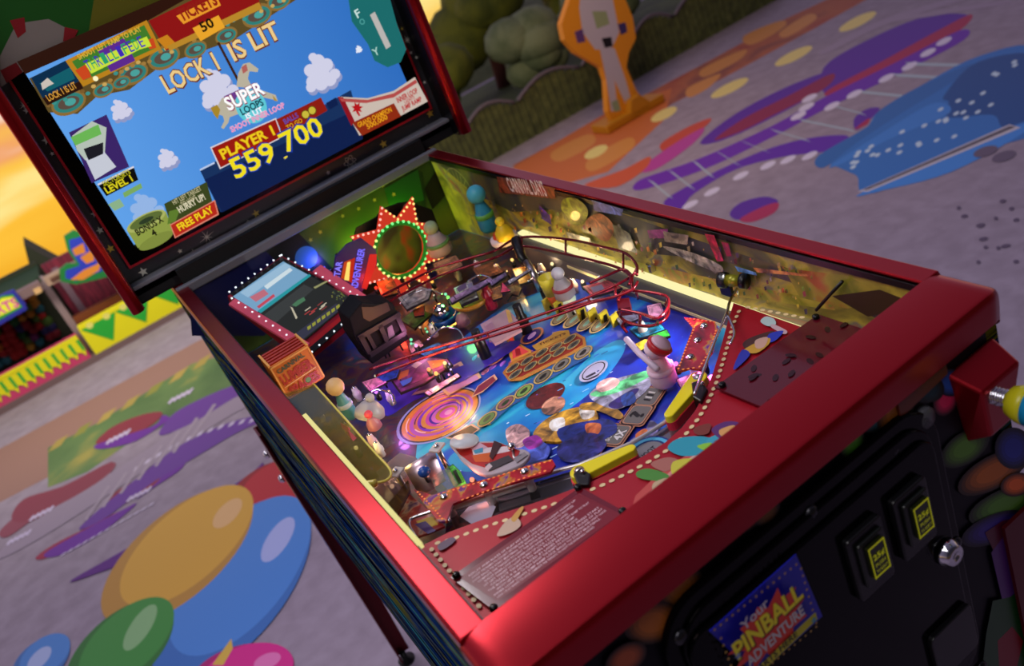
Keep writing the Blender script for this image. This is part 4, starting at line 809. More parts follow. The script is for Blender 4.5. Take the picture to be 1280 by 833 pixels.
pp([(560, 470), (600, 452), (640, 430), (650, 436), (610, 462), (570, 484)], VIO)
pf.build('playfield', ROOT); PFO = bpy.data.objects['playfield']
PLUG = PF.up(.014 * .5)
PT = PF.up(.0035)      # just above the painted layers (about 90 layers of paint)
RIMO, RIMG, LENS = C('#c07a4a', .3), C('#b89c5c', .3), C('#7c746e', .25)
def insert(name, c, ru, rv, rot, rim, lens, inner=None, txt=None, label=None):
    m = MB(); u, v = PT.px(*c)
    m.ell(PT, (u, v), ru, rv, rim, rot, 28, True); m.ell(PT, (u, v), ru * .84, rv * .80, C('#2a2420'), rot, 28, True); m.ell(PT, (u, v), ru * .76, rv * .70, lens, rot, 28, True)
    if inner: m.ell(PT, (u, v), ru * .45, rv * .30, inner, rot, 20, True)
    if txt: m.text(PT, txt, (u - ru * .55, v - rv * .12), (u + ru * .55, v - rv * .12), C('#141010'), hgt=rv * .35, uv=True)
    return m.build(name, PFO, label=label)
PTE = 0
m = MB(); band = [(600, 527), (626, 500), (652, 483), (678, 463), (702, 449), (736, 434), (738, 446), (708, 462), (682, 478), (658, 496), (636, 510), (612, 532)]; m.poly(PT.up(-.0008), band, C('#8a8a3c')); m.poly(PT.up(-.0007), [lerp2(p, (672, 482), .03) for p in band], C('#2a5a9c')); m.build('arc_band', PFO)
for i, c in enumerate(((609, 524), (632, 504), (655, 489), (679, 471), (702, 456), (729, 441))):
    insert('insert_light', c, .0165, .0115, .35, RIMG, C(['#6c8a4a', '#8a5a5a', '#7a9a4a', '#6c6458', '#74706c', '#827a74'][i], .25), C('#1c1a18' if i > 2 else '#2c3a1c'))
for c in ((618, 447), (665, 420)): insert('oval_insert', c, .0215, .0165, .45, C('#c87a5a'), C('#2c1a7c', .25), C('#c8a0e0'))
for c in ((701, 397), (717, 400), (734, 404), (750, 406)): insert('oval_insert', c, .022, .0125, .35, C('#d8b878'), C('#a08a6c', .25), C('#8ab8a0'))
insert('oval_insert', (742, 464), .0235, .0165, .3, C('#a8a8c8'), C('#a8a4c0', .25)); 
m = MB()
for q in ([(732, 471), (744, 465), (745, 467), (733, 473)], [(735, 474), (748, 468), (749, 469), (736, 475)]): m.poly(PT.up(.001), q, C('#2a2634'))
m.build('insert_marks', PFO)
m = MB(); m.poly(PT, [(628, 466), (640, 452), (720, 416), (731, 422), (733, 432), (716, 443), (652, 476), (636, 477)], C('#b87a34')); m.poly(PT, [(631, 466), (642, 455), (719, 419), (728, 424), (729, 431), (714, 440), (652, 471), (638, 474)], C('#8c2a1c'))
m.poly(PT, [(665, 433), (690, 419), (692, 416), (700, 414), (711, 413), (713, 420), (671, 439)], C('#c8963c')); m.text(PT, 'TICKETS', (674, 433), (708, 418), C('#5a1c10'), hgt=.006, bold=.02)
m.build('award_panel', PFO)
PQ = PT.up(.0012)
for c in ((641, 460), (659, 451), (677, 441), (695, 434), (712, 424), (644, 468), (663, 458), (681, 449), (699, 440), (717, 431)):
    m = MB(); u, v = PQ.px(*c); m.ell(PQ, (u, v), .0125, .0072, RIMG, .25, 24, True); m.ell(PQ, (u, v), .0108, .0058, C('#5c564c', .25), .25, 24, True); m.ell(PQ, (u, v), .007, .0024, C('#26221c'), .25, 16, True); m.build('award_insert', PFO)
m = MB(); m.poly(PT, [(634, 432), (640, 428), (646, 428), (664, 438), (664, 443), (640, 453), (637, 446)], C('#d8903c')); m.poly(PT, [(640, 432), (646, 431), (661, 440), (641, 449)], E('#ee4a50', .75)); m.poly(PT, [(644, 437), (650, 436), (652, 444), (645, 446)], C('#a82430')); m.build('arrow_insert', PFO, label='lit red arrow insert')
m = MB(); m.poly(PT, [(631, 424), (642, 419), (644, 430), (638, 432)], C('#e0a040')); m.poly(PT, [(634, 424), (641, 421), (642, 428)], E('#e8382c', .7)); m.build('arrow_insert', PFO)
for c, a, b in (((738, 563), 'SUPER', '1X'), ((770, 544), 'SUPER', '4X'), ((797, 519), '', '?'), ((812, 496), '', '')):
    m = MB(); u, v = PT.px(*c)
    for w, h, cc in ((.0200, .0165, '#b87a5c'), (.0184, .0148, '#1c1618'), (.0170, .0136, '#c08a6c'), (.0156, .0122, '#74706c')):
        pts = round_rect(-w, w, -h, h, .005, 4); q = .42; m.upoly(PT, [(u + x * math.cos(q) - y * math.sin(q), v + x * math.sin(q) + y * math.cos(q)) for x, y in pts], C(cc, .3))
    q = .42; ax = (math.cos(q), math.sin(q))
    def bl(x, y): return (u + x * ax[0] - y * ax[1], v + x * ax[1] + y * ax[0])
    if a: m.text(PT, a, bl(-.012, .003), bl(.012, .003), C('#d8d4d4'), hgt=.0055, uv=True, bold=.02); m.text(PT, b, bl(-.009, -.010), bl(.009, -.010), C('#e0dcdc'), hgt=.010, uv=True, bold=.03)
    elif not b:
        for k in range(4): m.upoly(PT, [bl(-.009 + k * .0045, -.005), bl(-.006 + k * .0045, -.005), bl(-.005 + k * .0045, .005), bl(-.008 + k * .0045, .004)], C('#d0ccc8' if k % 2 else '#1c1818'))
    else: m.text(PT, b, bl(-.006, -.008), bl(.006, -.008), C('#181414'), hgt=.017, uv=True, bold=.03)
    m.build('square_insert', PFO)
TPI = Plane(G((0, 0, -.1075)), gx, gz.cross(gx)); m = MB(); u, v = TPI.px(812, 566)
for r, c in ((.026, '#1c3a8c'), (.024, '#58b8e0'), (.0195, '#16306c'), (.017, '#7c7a80')): m.ell(TPI, (u, v), r, r, C(c, .3), 0, 32, True)
m.text(TPI, 'SHOOT', (801, 578), (822, 561), C('#1a1a24'), hgt=.007, bold=.03); m.build('shoot_again_insert', PFO)
for pts, c in (([(589, 498), (597, 483), (618, 468), (622, 474), (604, 490)], '#7a1c3c'), ([(514, 495), (540, 470), (576, 452), (582, 460), (548, 486)], '#6a3a6a'), ([(552, 488), (598, 466), (602, 472), (560, 495)], '#b07ac8'), ([(556, 548), (590, 530), (600, 536), (580, 552)], '#141c20')):
    m = MB(); m.poly(PT, pts, C('#c8a08a')); cx = sum(p[0] for p in pts) / len(pts); cy = sum(p[1] for p in pts) / len(pts)
    m.poly(PT, [(cx + (x - cx) * .86, cy + (y - cy) * .8) for x, y in pts], C(c, .3)); m.build('shot_insert', PFO)

# ------------------------------------------------------------ apron and cards
AZ = -.088; AP = gplane(AZ)
edge = [(527, 680), (560, 666), (600, 651), (640, 638), (680, 625), (715, 612), (745, 600), (775, 586), (805, 570), (832, 553), (852, 535), (868, 515), (880, 494), (890, 470), (898, 445), (905, 420), (911, 398), (917, 379)]
ap = MB(); eu = [AP.px(*p) for p in edge]
pts = [(-.252, eu[0][1])] + eu[1:] + [(.236, eu[-1][1]), (.236, .004), (-.252, .004)]
ap.prism([AP.at(u, v) for u, v in pts], gz * -.004, REDF)
# dotted cream border
BE = AP.up(.0002); ins = [(535, 682)] + [(x + 6, y + 8) for x, y in edge[1:-1]] + [(926, 386)]
iu = [BE.px(*p) for p in ins]
def dots(mb, pl, path, step, size, mat):
    acc = 0
    for a, b in zip(path[:-1], path[1:]):
        L_ = math.hypot(b[0] - a[0], b[1] - a[1]); t = step - acc
        while t < L_:
            q = t / L_; x, y = a[0] + (b[0] - a[0]) * q, a[1] + (b[1] - a[1]) * q; mb.ell(pl, (x, y), size, size * .75, mat, math.atan2(b[1] - a[1], b[0] - a[0]), 10, True); t += step
        acc = (acc + L_) % step
ap.EPS = .00003
CRD = C('#e6cf9a', .4)
dots(ap, BE, iu, .0105, .0033, CRD); dots(ap, BE, [BE.px(535, 682), BE.px(600, 760)], .0105, .0033, CRD); dots(ap, BE, [BE.px(926, 384), BE.px(1010, 400)], .0105, .0033, CRD)
def app(pts, c): ap.poly(BE, soft(pts), C(c))
app([(548, 684), (564, 674), (570, 678), (553, 690)], '#5a3a5c')
app([(632, 655), (645, 648), (652, 658), (640, 668), (622, 672)], '#c8a890'); app([(640, 650), (652, 636), (655, 638), (645, 654)], '#c8963c')
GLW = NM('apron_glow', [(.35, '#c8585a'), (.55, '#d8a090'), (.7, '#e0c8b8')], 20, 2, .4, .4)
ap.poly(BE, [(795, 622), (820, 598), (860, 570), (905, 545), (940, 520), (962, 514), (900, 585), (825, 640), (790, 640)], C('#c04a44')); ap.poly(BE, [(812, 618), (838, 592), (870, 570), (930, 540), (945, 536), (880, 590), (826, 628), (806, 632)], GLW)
for p, c in (([(797, 592), (812, 588), (836, 596), (830, 604), (800, 600)], '#4a8a34'), ([(835, 562), (850, 550), (880, 548), (898, 556), (878, 570), (852, 572)], '#2a9ab0'), ([(884, 552), (902, 544), (908, 548), (890, 560)], '#3aa0b8'), ([(890, 540), (905, 530), (922, 530), (930, 538), (906, 552)], '#5a2a6c'), ([(900, 540), (918, 534), (922, 542), (904, 548)], '#d8a05c'), ([(814, 582), (836, 574), (850, 580), (832, 592)], '#a8685c'), ([(842, 580), (866, 576), (862, 590), (842, 596)], '#c8c43c'), ([(818, 606), (836, 600), (834, 612), (818, 616)], '#c0a884'), ([(868, 538), (888, 532), (886, 544), (872, 546)], '#7a3428'), ([(872, 560), (890, 556), (884, 566)], '#8ac83c')): app(p, c)
app([(951, 404), (958, 398), (968, 401), (970, 408), (960, 410)], '#b0c8c8'); app([(968, 408), (984, 416), (980, 420), (964, 411)], '#c8a8b0'); app([(929, 432), (940, 424), (968, 416), (960, 430), (935, 438)], '#4a2a28'); app([(962, 420), (980, 416), (970, 428), (960, 430)], '#2a3ab4'); app([(930, 440), (960, 425), (962, 432), (946, 444)], '#c89a34'); app([(918, 460), (928, 440), (938, 446), (920, 464)], '#2a34a8'); app([(945, 428), (960, 424), (956, 436), (946, 438)], '#c8a090')
apron = ap.build('apron', ROOT)
CP = AP.up(.006)
CARDM = M('card_red', '#6a0c1c', .16, .0, .4)
m = MB(); cpx = [(563, 722), (725, 609), (783, 641), (618, 764)]; cc = [CP.px(*p) for p in cpx]
m.prism([CP.at(*p) for p in cc], CP.n * -.002, CARDM)
m.poly(CP, [(574, 722), (724, 617), (776, 643), (622, 752)], C('#7a1426', .3)); CPU = CP.up(.0003)
lines = ['REPLAY AND RULES OF PLAY', 'SHOOT THE RAMPS TO COLLECT LETTERS AND LIGHT LOCK', 'LOCK BALLS TO START MULTIBALL', 'COMPLETE THE TARGETS TO LIGHT THE EXTRA BALL AWARD', 'SHOOT INNER LOOP FOR SUPER LOOPS', 'HIT LEFT TARGET TO LIGHT HURRY UP', 'COLLECT TICKETS TO WIN PRIZES', 'THE BONUS X IS ADVANCED BY LANES', 'SHOOT LEFT RAMP TO PLAY', 'INNER LOOP LIGHTS JUMP RAMP', 'LOCK 1 IS LIT SHOOT TO LOCK', 'FREE PLAY PRESS START']
WT = C('#ecc8d0', .4)
random.seed(9)
for i in range(11):
    t = (i + .6) / 11.6; a = lerp2((582, 722), (626, 751), t); b = lerp2((722, 622), (771, 645), t); s_ = random.choice([0, .02, .05]); e_2 = random.choice([.84, .92, .97, 1.0])
    m.text(CPU, lines[i] + ' ' + lines[(i + 5) % 12], lerp2(a, b, s_), lerp2(a, b, e_2), WT, hgt=.0026, bold=.01, h=.0003)
m.build('instruction_card', apron, label='red instruction card with rows of small white text')
m = MB(); SMK = M('smoked_card', '#560c1a', .14, 0, .2); c2 = [(893, 484), (1023, 393), (1096, 404), (958, 511)]
m.prism([CP.w(*p) for p in c2], CP.n * -.002, SMK)
for i in range(14): x, y = random.uniform(930, 1070), 0; m.ell(CP, (x, 450 - (x - 990) * .45 + random.uniform(-22, 22)), .006, .003, C('#2c0910', .2), random.random() * 3)
m.build('instruction_card', apron, label='dark smoked plastic card')
for p in ((571, 721), (723, 611), (779, 641), (618, 762), (903, 483), (1020, 398), (1090, 406), (964, 505)):
    m = MB(); m.lathe(CP.w(*p), CP.n, [(.004, 0), (.0042, .003), (.003, .0045), (.001, .0048)], M('screw_black', '#121214', .25, .4), 12); m.build('card_screw', apron)
m = MB(); c3 = [(1034, 389), (1050, 376), (1116, 386), (1098, 400)]; GPL = AP.up(.0); m.prism([V(GPL.w(*p)) for p in c3], gz * -.003, C('#8c1426', .3)); m.poly(GPL, [(1052, 388), (1062, 390), (1058, 394), (1050, 393)], C('#c8b49a')); m.poly(GPL, [(1064, 391), (1095, 397), (1092, 399), (1062, 394)], C('#1c0a0c'))
for i in range(9): x = 1056 + i * 6; m.poly(GPL, [(x, 380.5 + i * .9), (x + 1.2, 380.7 + i * .9), (x + 1, 384 + i * .9), (x - .2, 383.8 + i * .9)], C('#b87a80'))
m.build('shooter_gauge', ROOT)
# bright trough in front of the flippers with its wire edge
TZ = -.108; TP = gplane(TZ)
wire = [(560, 635), (600, 623), (640, 611), (680, 600), (705, 592), (725, 587), (757, 574), (790, 560), (812, 547), (832, 534), (850, 517), (865, 497), (874, 476), (890, 448), (907, 398), (921, 361)]
m = MB(); TR = M('drain_gloss', '#8a848c', .07, .85, .2)
lo = [TP.px(x, y) for x, y in wire[:-3]]; hi_ = [(AP.px(*p)) for p in edge[::-1]]
pts = lo + [TP.px(905, 460), TP.px(890, 490), TP.px(862, 540), TP.px(800, 590), TP.px(720, 628), TP.px(600, 672), TP.px(556, 672)]
m.prism([TP.at(*p) for p in pts], gz * -.003, TR)
for p, c in (([(612, 622), (622, 618), (624, 640), (614, 644)], '#101012'), ([(660, 607), (672, 603), (676, 622), (664, 626)], '#101012')): m.poly(TP, p, C(c))
m.poly(TP, [(575, 646), (586, 634), (606, 626), (620, 634), (614, 648), (590, 656)], C('#c4c4dc', .2))  # pale patch paints the bright reflection on the trough
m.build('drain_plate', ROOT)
m = MB(); m.tube([TP.w(x, y, .006) for x, y in wire[:13]], .0024, M('white_wire', '#d8d4d8', .2, .5), 8); m.build('guide_wire', ROOT)
m = MB(); LZ = gplane(-.075); wr = [(868, 493), (877, 470), (892, 430), (908, 393), (912, 378), (921, 361)]
m.tube(smooth_path([LZ.w(*p) for p in wr], 4), .0018, CHR, 8); m.tube(smooth_path([LZ.w(*p) for p in ((909, 392), (918, 415), (913, 430))], 4), .0016, CHR, 8); m.tube([LZ.w(921, 361), gplane(-.10).w(924, 372)], .0018, CHR, 8); m.build('lane_wire', ROOT)
m = MB(); LW = gplane(-.085); m.tube(smooth_path([LW.w(*p) for p in ((520, 672), (512, 658), (514, 649), (530, 643), (550, 637), (557, 640), (562, 652))], 5), .0019, CHR, 8); m.build('lane_wire', ROOT)
# ------------------------------------------------------------ flippers
FZ = -.088; FP_ = gplane(FZ)
YL, RR = C('#f0e01e', .3), C('#d01838', .45)
for a, b in (((724, 589), (794, 557)), ((872, 471), (833, 521))):
    A, B = FP_.px(*a), FP_.px(*b); d = math.atan2(B[1] - A[1], B[0] - A[0]); Ln = math.hypot(B[0] - A[0], B[1] - A[1])
    def shape(r0, r1): 
        o = []
        for k in range(13): q = d + math.pi / 2 + math.pi * k / 12; o.append((A[0] + r0 * math.cos(q), A[1] + r0 * math.sin(q)))
        for k in range(9): q = d - math.pi / 2 + math.pi * k / 8; o.append((A[0] + (Ln - r1) * math.cos(d) + r1 * math.cos(q), A[1] + (Ln - r1) * math.sin(d) + r1 * math.sin(q)))
        return o
    m = MB(); m.prism([FP_.at(u, v) for u, v in shape(.0105, .0058)], gz * -.0105, YL); fl_ = m.build('flipper', ROOT, bevel=.0012)
    m = MB(); m.prism([FP_.at(u, v, -.009) for u, v in shape(.0118, .0072)], gz * -.012, RR); m.build('flipper_rubber', fl_, label='red flipper rubber')
    m = MB(); m.lathe(FP_.at(A[0], A[1], -.024), gz, [(.006, 0), (.006, .0005), (.004, -.004)][:2] + [(.0055, .026), (.001, .027)], STEEL, 12); m.build('flipper_shaft', fl_)
# ------------------------------------------------------------ slingshots
ZS = -.082; SS = gplane(ZS)
SLR = NM('sling_print', [(.36, '#6c0a1c'), (.46, '#a81024'), (.55, '#c01c2c'), (.60, '#c88a2c'), (.66, '#6a1c8c'), (.72, '#c83a5a')], 34, 3, .6, .25, coat=.5)
def sling(out, screws, d1, label):
    m = MB(); m.prism([SS.w(*p) for p in out], gz * -.003, SLR); U = SS.up(.0002); m.EPS = .00004
    for path in d1: dots(m, U, [U.px(*p) for p in path], .0058, .0016, E('#ff8a4a', .9))
    s_ = m.build('slingshot', ROOT, label=label)
    for p in screws:
        k = MB(); k.ball(SS.w(*p), .0052, CHR, 12, (1, 1, .8), gz); k.build('post_screw', s_)
        k = MB(); k.lathe(SS.w(*p) - gz * .045, gz, [(.005, 0), (.005, .041)], clear('clear_post', '#e8e0e0', .5), 10); k.build('post', s_)
    m = MB(); c = [SS.w(x, y) - gz * .016 for x, y in screws]; m.tube(smooth_path(c, 3, True) if len(c) > 2 else c, .0035, C('#f0ece4', .5), 8, len(c) > 2); m.build('sling_rubber', s_)
sling([(517, 612), (540, 619), (580, 606), (627, 594), (660, 582), (690, 574), (694, 581), (688, 590), (640, 604), (600, 616), (566, 630), (558, 652), (548, 652), (530, 630)], [(555, 622), (605, 607), (656, 590)], [[(542, 620), (600, 603), (650, 587), (688, 577)], [(572, 628), (640, 604), (686, 589)], [(520, 614), (540, 634), (554, 651)]], 'left red slingshot plastic')
sling([(855, 397), (870, 398), (893, 402), (898, 410), (890, 440), (876, 462), (862, 460), (846, 465), (856, 436), (866, 410)], [(880, 408), (872, 426), (863, 447)], [[(856, 397), (868, 410), (858, 434), (848, 462)], [(858, 398), (896, 404)], [(896, 411), (888, 440), (874, 461)], [(848, 464), (872, 461)]], 'right red slingshot plastic')
# ============================================================ ON THE PLAYFIELD
random.seed(33)
def bulb_light(px, z, hexc, power, r=.0028, glow=1.6, name='lamp_bulb'):
    p = at(*px, z); m = MB(); m.ball(p, r, E(hexc, glow), 10); b = m.build(name, ROOT)
    m = MB(); m.lathe(p - gz * .014, gz, [(.0035, 0), (.0042, .002), (.0042, .0115)], BLK, 10); m.build('lamp_socket', b)
    d = bpy.data.lights.new('bulb_light', 'POINT'); d.energy = power * .5; d.color = lin(hexc)[:3]; d.shadow_soft_size = .008
    o = bpy.data.objects.new('bulb_light', d); COL.objects.link(o); o.parent = b; o.location = (p + gz * .008) - ORG[b.name]
# ---- small tilted screen in a red frame
a_, b_, d_ = at(290, 371, -.005), at(354, 326, -.005), at(379, 427, -.085)
MS = Plane(d_, b_ - a_, a_ - d_); MS = Plane(d_, MS.u, MS.n.cross(MS.u)) if False else MS
_v = (a_ - d_) - MS.u * (a_ - d_).dot(MS.u); MS = Plane(d_, MS.u, _v)
def ms(x, y, h=0): return MS.w(x, y, h)
mini = MB(); us = [MS.px(*p) for p in ((284, 368), (352, 318), (461, 375), (381, 440))]
mini.prism([MS.at(u, v, -.004) for u, v in us[::-1]][::-1], MS.n * -.028, M('mini_red', '#9a1a30', .35, .3))
mini.prism([MS.at(u, v, -.0035) for u, v in [MS.px(*p) for p in ((287, 366), (352, 320), (418, 357), (349, 405))]], MS.n * .001, BLK)
md_ = mini.build('mini_display', ROOT, bevel=.001)
m = MB(); PNK = M('pink_sheen_rail', '#f0607c', .45)  # frame bars coloured pink to paint in their bright reflection
for q in ([(286, 381), (294, 374), (387, 430), (380, 440)], [(391, 340), (401, 332), (463, 374), (452, 380)]): m.prism([ms(x, y, -.003) for x, y in q], MS.n * .005, PNK)
m.prism([ms(x, y, -.003) for x, y in [(382, 430), (446, 378), (450, 381), (384, 437)]], MS.n * .002, M('red_bar', '#b01a20', .3)); m.prism([ms(x, y, -.003) for x, y in [(384, 437), (450, 381), (457, 382), (388, 444)]], MS.n * .003, BLK)
m.build('display_frame', md_)
m = MB(); q4 = [(291, 371), (354, 327), (442, 374), (379, 426)]; m.prism([ms(x, y, -.003) for x, y in q4], MS.n * .002, E('#17191a', 1)); Q = MS.up(-.0008); m.EPS = .00008
def q_(pts, c): m.poly(Q, pts, E(c, .9))
q_([(291, 371), (354, 327), (386, 344), (322, 390)], '#7aa8cc'); q_([(300, 366), (356, 329), (364, 333), (310, 372)], '#9cc0dc'); q_([(330, 358), (362, 335), (366, 338), (334, 362)], '#d4e4ec')
q_([(322, 389), (386, 343), (389, 345), (326, 392)], '#2a9aa4'); q_([(326, 391), (352, 372), (358, 376), (332, 396)], '#3a8a94'); q_([(326, 392), (389, 346), (442, 374), (379, 426)], '#2a2c2c'); q_([(330, 394), (380, 356), (392, 362), (345, 404)], '#3c3f40'); q_([(366, 420), (420, 380), (430, 384), (378, 425)], '#38384a')
q_([(312, 372), (330, 362), (336, 368), (320, 378)], '#c47080'); q_([(321, 384), (342, 368), (344, 371), (324, 386)], '#c84a5c'); q_([(365, 382), (372, 376), (380, 372), (382, 376), (370, 384)], '#4c7a5a')
for i in range(9): x = 372 + random.uniform(0, 30); y = 395 - (x - 372) * .4 + random.uniform(-6, 6); q_([(x, y), (x + 7, y - 5), (x + 7.5, y - 4), (x + .8, y + 1)], random.choice(['#b03c3c', '#c04848', '#8a3a3a', '#d0c8b0']))
q_([(363, 384), (366, 386), (372, 398), (370, 400)], '#c8c0a8'); q_([(392, 360), (412, 350), (412, 352), (394, 362)], '#9a9a6a')
for i in range(7): x = 384 + i * 6; y = 410 - i * 4.3; q_([(x, y), (x + 4.4, y - 3), (x + 5, y + 1), (x + 1, y + 4)], '#98983c')
for i in range(24): x = 414 + random.uniform(0, 16); y = 374 + random.uniform(-8, 5); q_([(x, y), (x + 1.6, y - 1), (x + 2, y + 1.4)], random.choice(['#5a6a3a', '#7a7a3c', '#4a5a4a']))
m.build('display_glass', md_)
TWK = E('#e8f4ff', 1.6)
fr = [((287, 366), (350, 321), 9), ((352, 320), (455, 375), 13), ((290, 374), (384, 437), 12), ((390, 441), (455, 381), 8)]
for a, b, n in fr:
    for i in range(n): m = MB(); x, y = lerp2(a, b, i / (n - 1)); m.ball(ms(x, y, .002), .0016, TWK, 6); m.build('twinkle_bulb', md_)
# ---- lumber sign box
BXP = Plane(G((0, .62, 0)), gx, gz)
(fa_, fb_), (fc_, fd_) = BXP.px(336, 461), BXP.px(404, 474); ul, ur = BXP.px(336, 461)[0], BXP.px(384, 436)[0]; vt_ = BXP.px(336, 461)[1]; vb_ = BXP.px(405, 474)[1]
OR1, OR2, RDL = C('#cf6e1c', .45), C('#e8a44a', .45), C('#a8280e', .45)
ur = ul + (ur - ul) * 1.06
m = MB(); m.prism([BXP.at(u, v) for u, v in round_rect(ul, ur, vb_, vt_, .004, 4)], gy * .05, OR1)
sb = m.build('sign_box', ROOT, bevel=.0025, label='orange sign box with red slatted roof')
m = MB(); U = BXP.up(.0004)
for u0_, u1_, v0_, v1_ in ((ul + .001, ur - .001, vt_ - .003, vt_ - .0005), (ul + .001, ul + .003, vb_ + .003, vt_ - .003), (ur - .003, ur - .001, vb_ + .003, vt_ - .003)): m.upoly(U, [(u0_, v0_), (u1_, v0_), (u1_, v1_), (u0_, v1_)], OR2)
hh_ = vt_ - vb_; ww_ = ur - ul
m.text(U, 'CARNIVAL', (ul + .12 * ww_, vt_ - .26 * hh_), (ul + .82 * ww_, vt_ - .20 * hh_), C('#4a5a3c'), hgt=.12 * hh_, uv=True, bold=.03)
m.text(U, 'LUMBER', (ul + .10 * ww_, vt_ - .58 * hh_), (ul + .9 * ww_, vt_ - .54 * hh_), RDL, hgt=.25 * hh_, uv=True, bold=.05)
m.upoly(U, [(ul + .08 * ww_, vt_ - .645 * hh_), (ul + .92 * ww_, vt_ - .60 * hh_), (ul + .92 * ww_, vt_ - .585 * hh_), (ul + .08 * ww_, vt_ - .63 * hh_)], C('#e8c07a'))
m.text(U, 'SPACES', (ul + .14 * ww_, vt_ - .93 * hh_), (ul + .9 * ww_, vt_ - .90 * hh_), RDL, hgt=.23 * hh_, uv=True, bold=.05); m.ell(U, (ul + .62 * ww_, vt_ - .78 * hh_), .004, .004, C('#5a7a1c'), uv=True)
m.build('sign_lettering', sb)
m = MB(); top = lambda u, y: BXP.at(u, vt_) + gy * y
for k in range(5): y = .004 + k * .0095; m.box(top(ul + .004, y), gx * (ur - ul - .008), gy * .005, gz * .002, RDL)
m.box(top(ul + .0, -.0), gx * .003, gy * .05, gz * .003, OR2); m.box(top(ur - .003, -.0), gx * .003, gy * .05, gz * .003, OR2); m.build('slatted_roof', sb)
# ---- starburst marquee
STP = Plane(G((0, .93, 0)), gx, gz); sc = STP.px(500, 312)
rr_ = .70 * (STP.px(523, 305)[0] - STP.px(475, 318)[0]); 
tips = [(476, 258), (516, 246), (541, 280), (556, 322), (540, 360), (505, 384), (448, 358), (438, 296)]
m = MB(); tu = [STP.px(*p) for p in tips]; tu.sort(key=lambda p: math.atan2(p[1] - sc[1], p[0] - sc[0])); ol = []
for i, p in enumerate(tu):
    q = tu[(i + 1) % len(tu)]; a0 = math.atan2(p[1] - sc[1], p[0] - sc[0]); a1 = math.atan2(q[1] - sc[1], q[0] - sc[0]); a1 += 2 * math.pi if a1 < a0 else 0
    am = (a0 + a1) / 2; ol += [p, (sc[0] + rr_ * 1.13 * math.cos(am), sc[1] + rr_ * 1.13 * math.sin(am))]
inner = [(sc[0] + rr_ * .9 * math.cos(2 * math.pi * k / len(ol)), sc[1] + rr_ * .9 * math.sin(2 * math.pi * k / len(ol))) for k in range(len(ol))]
a0 = math.atan2(ol[0][1] - sc[1], ol[0][0] - sc[0]); inner = [(sc[0] + rr_ * .9 * math.cos(a0 + 2 * math.pi * k / len(ol)), sc[1] + rr_ * .9 * math.sin(a0 + 2 * math.pi * k / len(ol))) for k in range(len(ol))]
SRED = E('#d83a26', .85); n = len(ol); vs = [STP.at(*p) for p in ol] + [STP.at(*p) for p in inner] + [STP.at(*p, -.004) for p in ol] + [STP.at(*p, -.004) for p in inner]
fs = []
for i in range(n):
    j = (i + 1) % n; fs += [[i, j, n + j, n + i], [2 * n + j, 2 * n + i, 3 * n + i, 3 * n + j], [i, 2 * n + i, 2 * n + j, j], [n + j, 3 * n + j, 3 * n + i, n + i]]
m.add(vs, fs, SRED); star = m.build('star_marquee', ROOT, label='lit red starburst marquee edged with bulbs')
m = MB(); m.tube([STP.at(sc[0] + rr_ * .95 * math.cos(2 * math.pi * k / 40), sc[1] + rr_ * .95 * math.sin(2 * math.pi * k / 40), .003) for k in range(40)], .004, E('#2a8a24', .6), 8, True); m.build('ring', star, label='glowing green ring')
for k in range(30):
    q = 2 * math.pi * k / 30; m = MB(); m.ball(STP.at(sc[0] + rr_ * 1.0 * math.cos(q), sc[1] + rr_ * 1.0 * math.sin(q), .005), .0028, E(['#7aff8a', '#8aff7a', '#e8ff8a'][0 if -1.2 < (q if q < 3.14 else q - 6.28) < 2.2 else 2], 1.3), 8); m.build('ring_bulb', star)
for i in range(n):
    a, b = ol[i], ol[(i + 1) % n]; c = max(2, int(math.hypot(b[0] - a[0], b[1] - a[1]) / .009))
    for k in range(c):
        u, v = lerp2(a, b, k / c); u = sc[0] + (u - sc[0]) * .96; v = sc[1] + (v - sc[1]) * .96; m = MB(); m.ball(STP.at(u, v, .002), .0022, E('#ffd27a' if (i // 2) % 3 else '#ffb0a0', 1.5), 7); m.build('edge_bulb', star)
# ---- lit letter board left of the star
LB = Plane(G((0, .91, 0)), gx, gz); m = MB()
m.prism([LB.w(x, y) for x, y in [(416, 352), (420, 322), (434, 306), (452, 298), (470, 312), (472, 330), (452, 366), (434, 364)]], gy * .006, C('#3a1470', .4))
T2 = LB.up(.0004); m.poly(T2, [(432, 350), (436, 326), (444, 322), (440, 354)], E('#d83018', .7)); m.poly(T2, [(452, 360), (462, 318), (471, 318), (470, 332), (458, 362)], E('#e02a24', .9)); m.poly(T2, [(426, 348), (430, 328), (438, 324), (434, 350)], E('#e0501c', .7))
m.text(T2, 'STAR', (424, 350), (428, 327), E('#8a7cff', 1.0), hgt=.011, bold=.03); m.poly(T2, [(430, 350), (434, 328), (438, 327), (436, 351)], E('#ffd868', 1.1)); m.text(T2, 'ADVENTURER', (446, 364), (456, 311), E('#7a6cff', 1.1), hgt=.012, bold=.03)
m.build('letter_board', ROOT, label='purple letter board with glowing words STAR ADVENTURER')
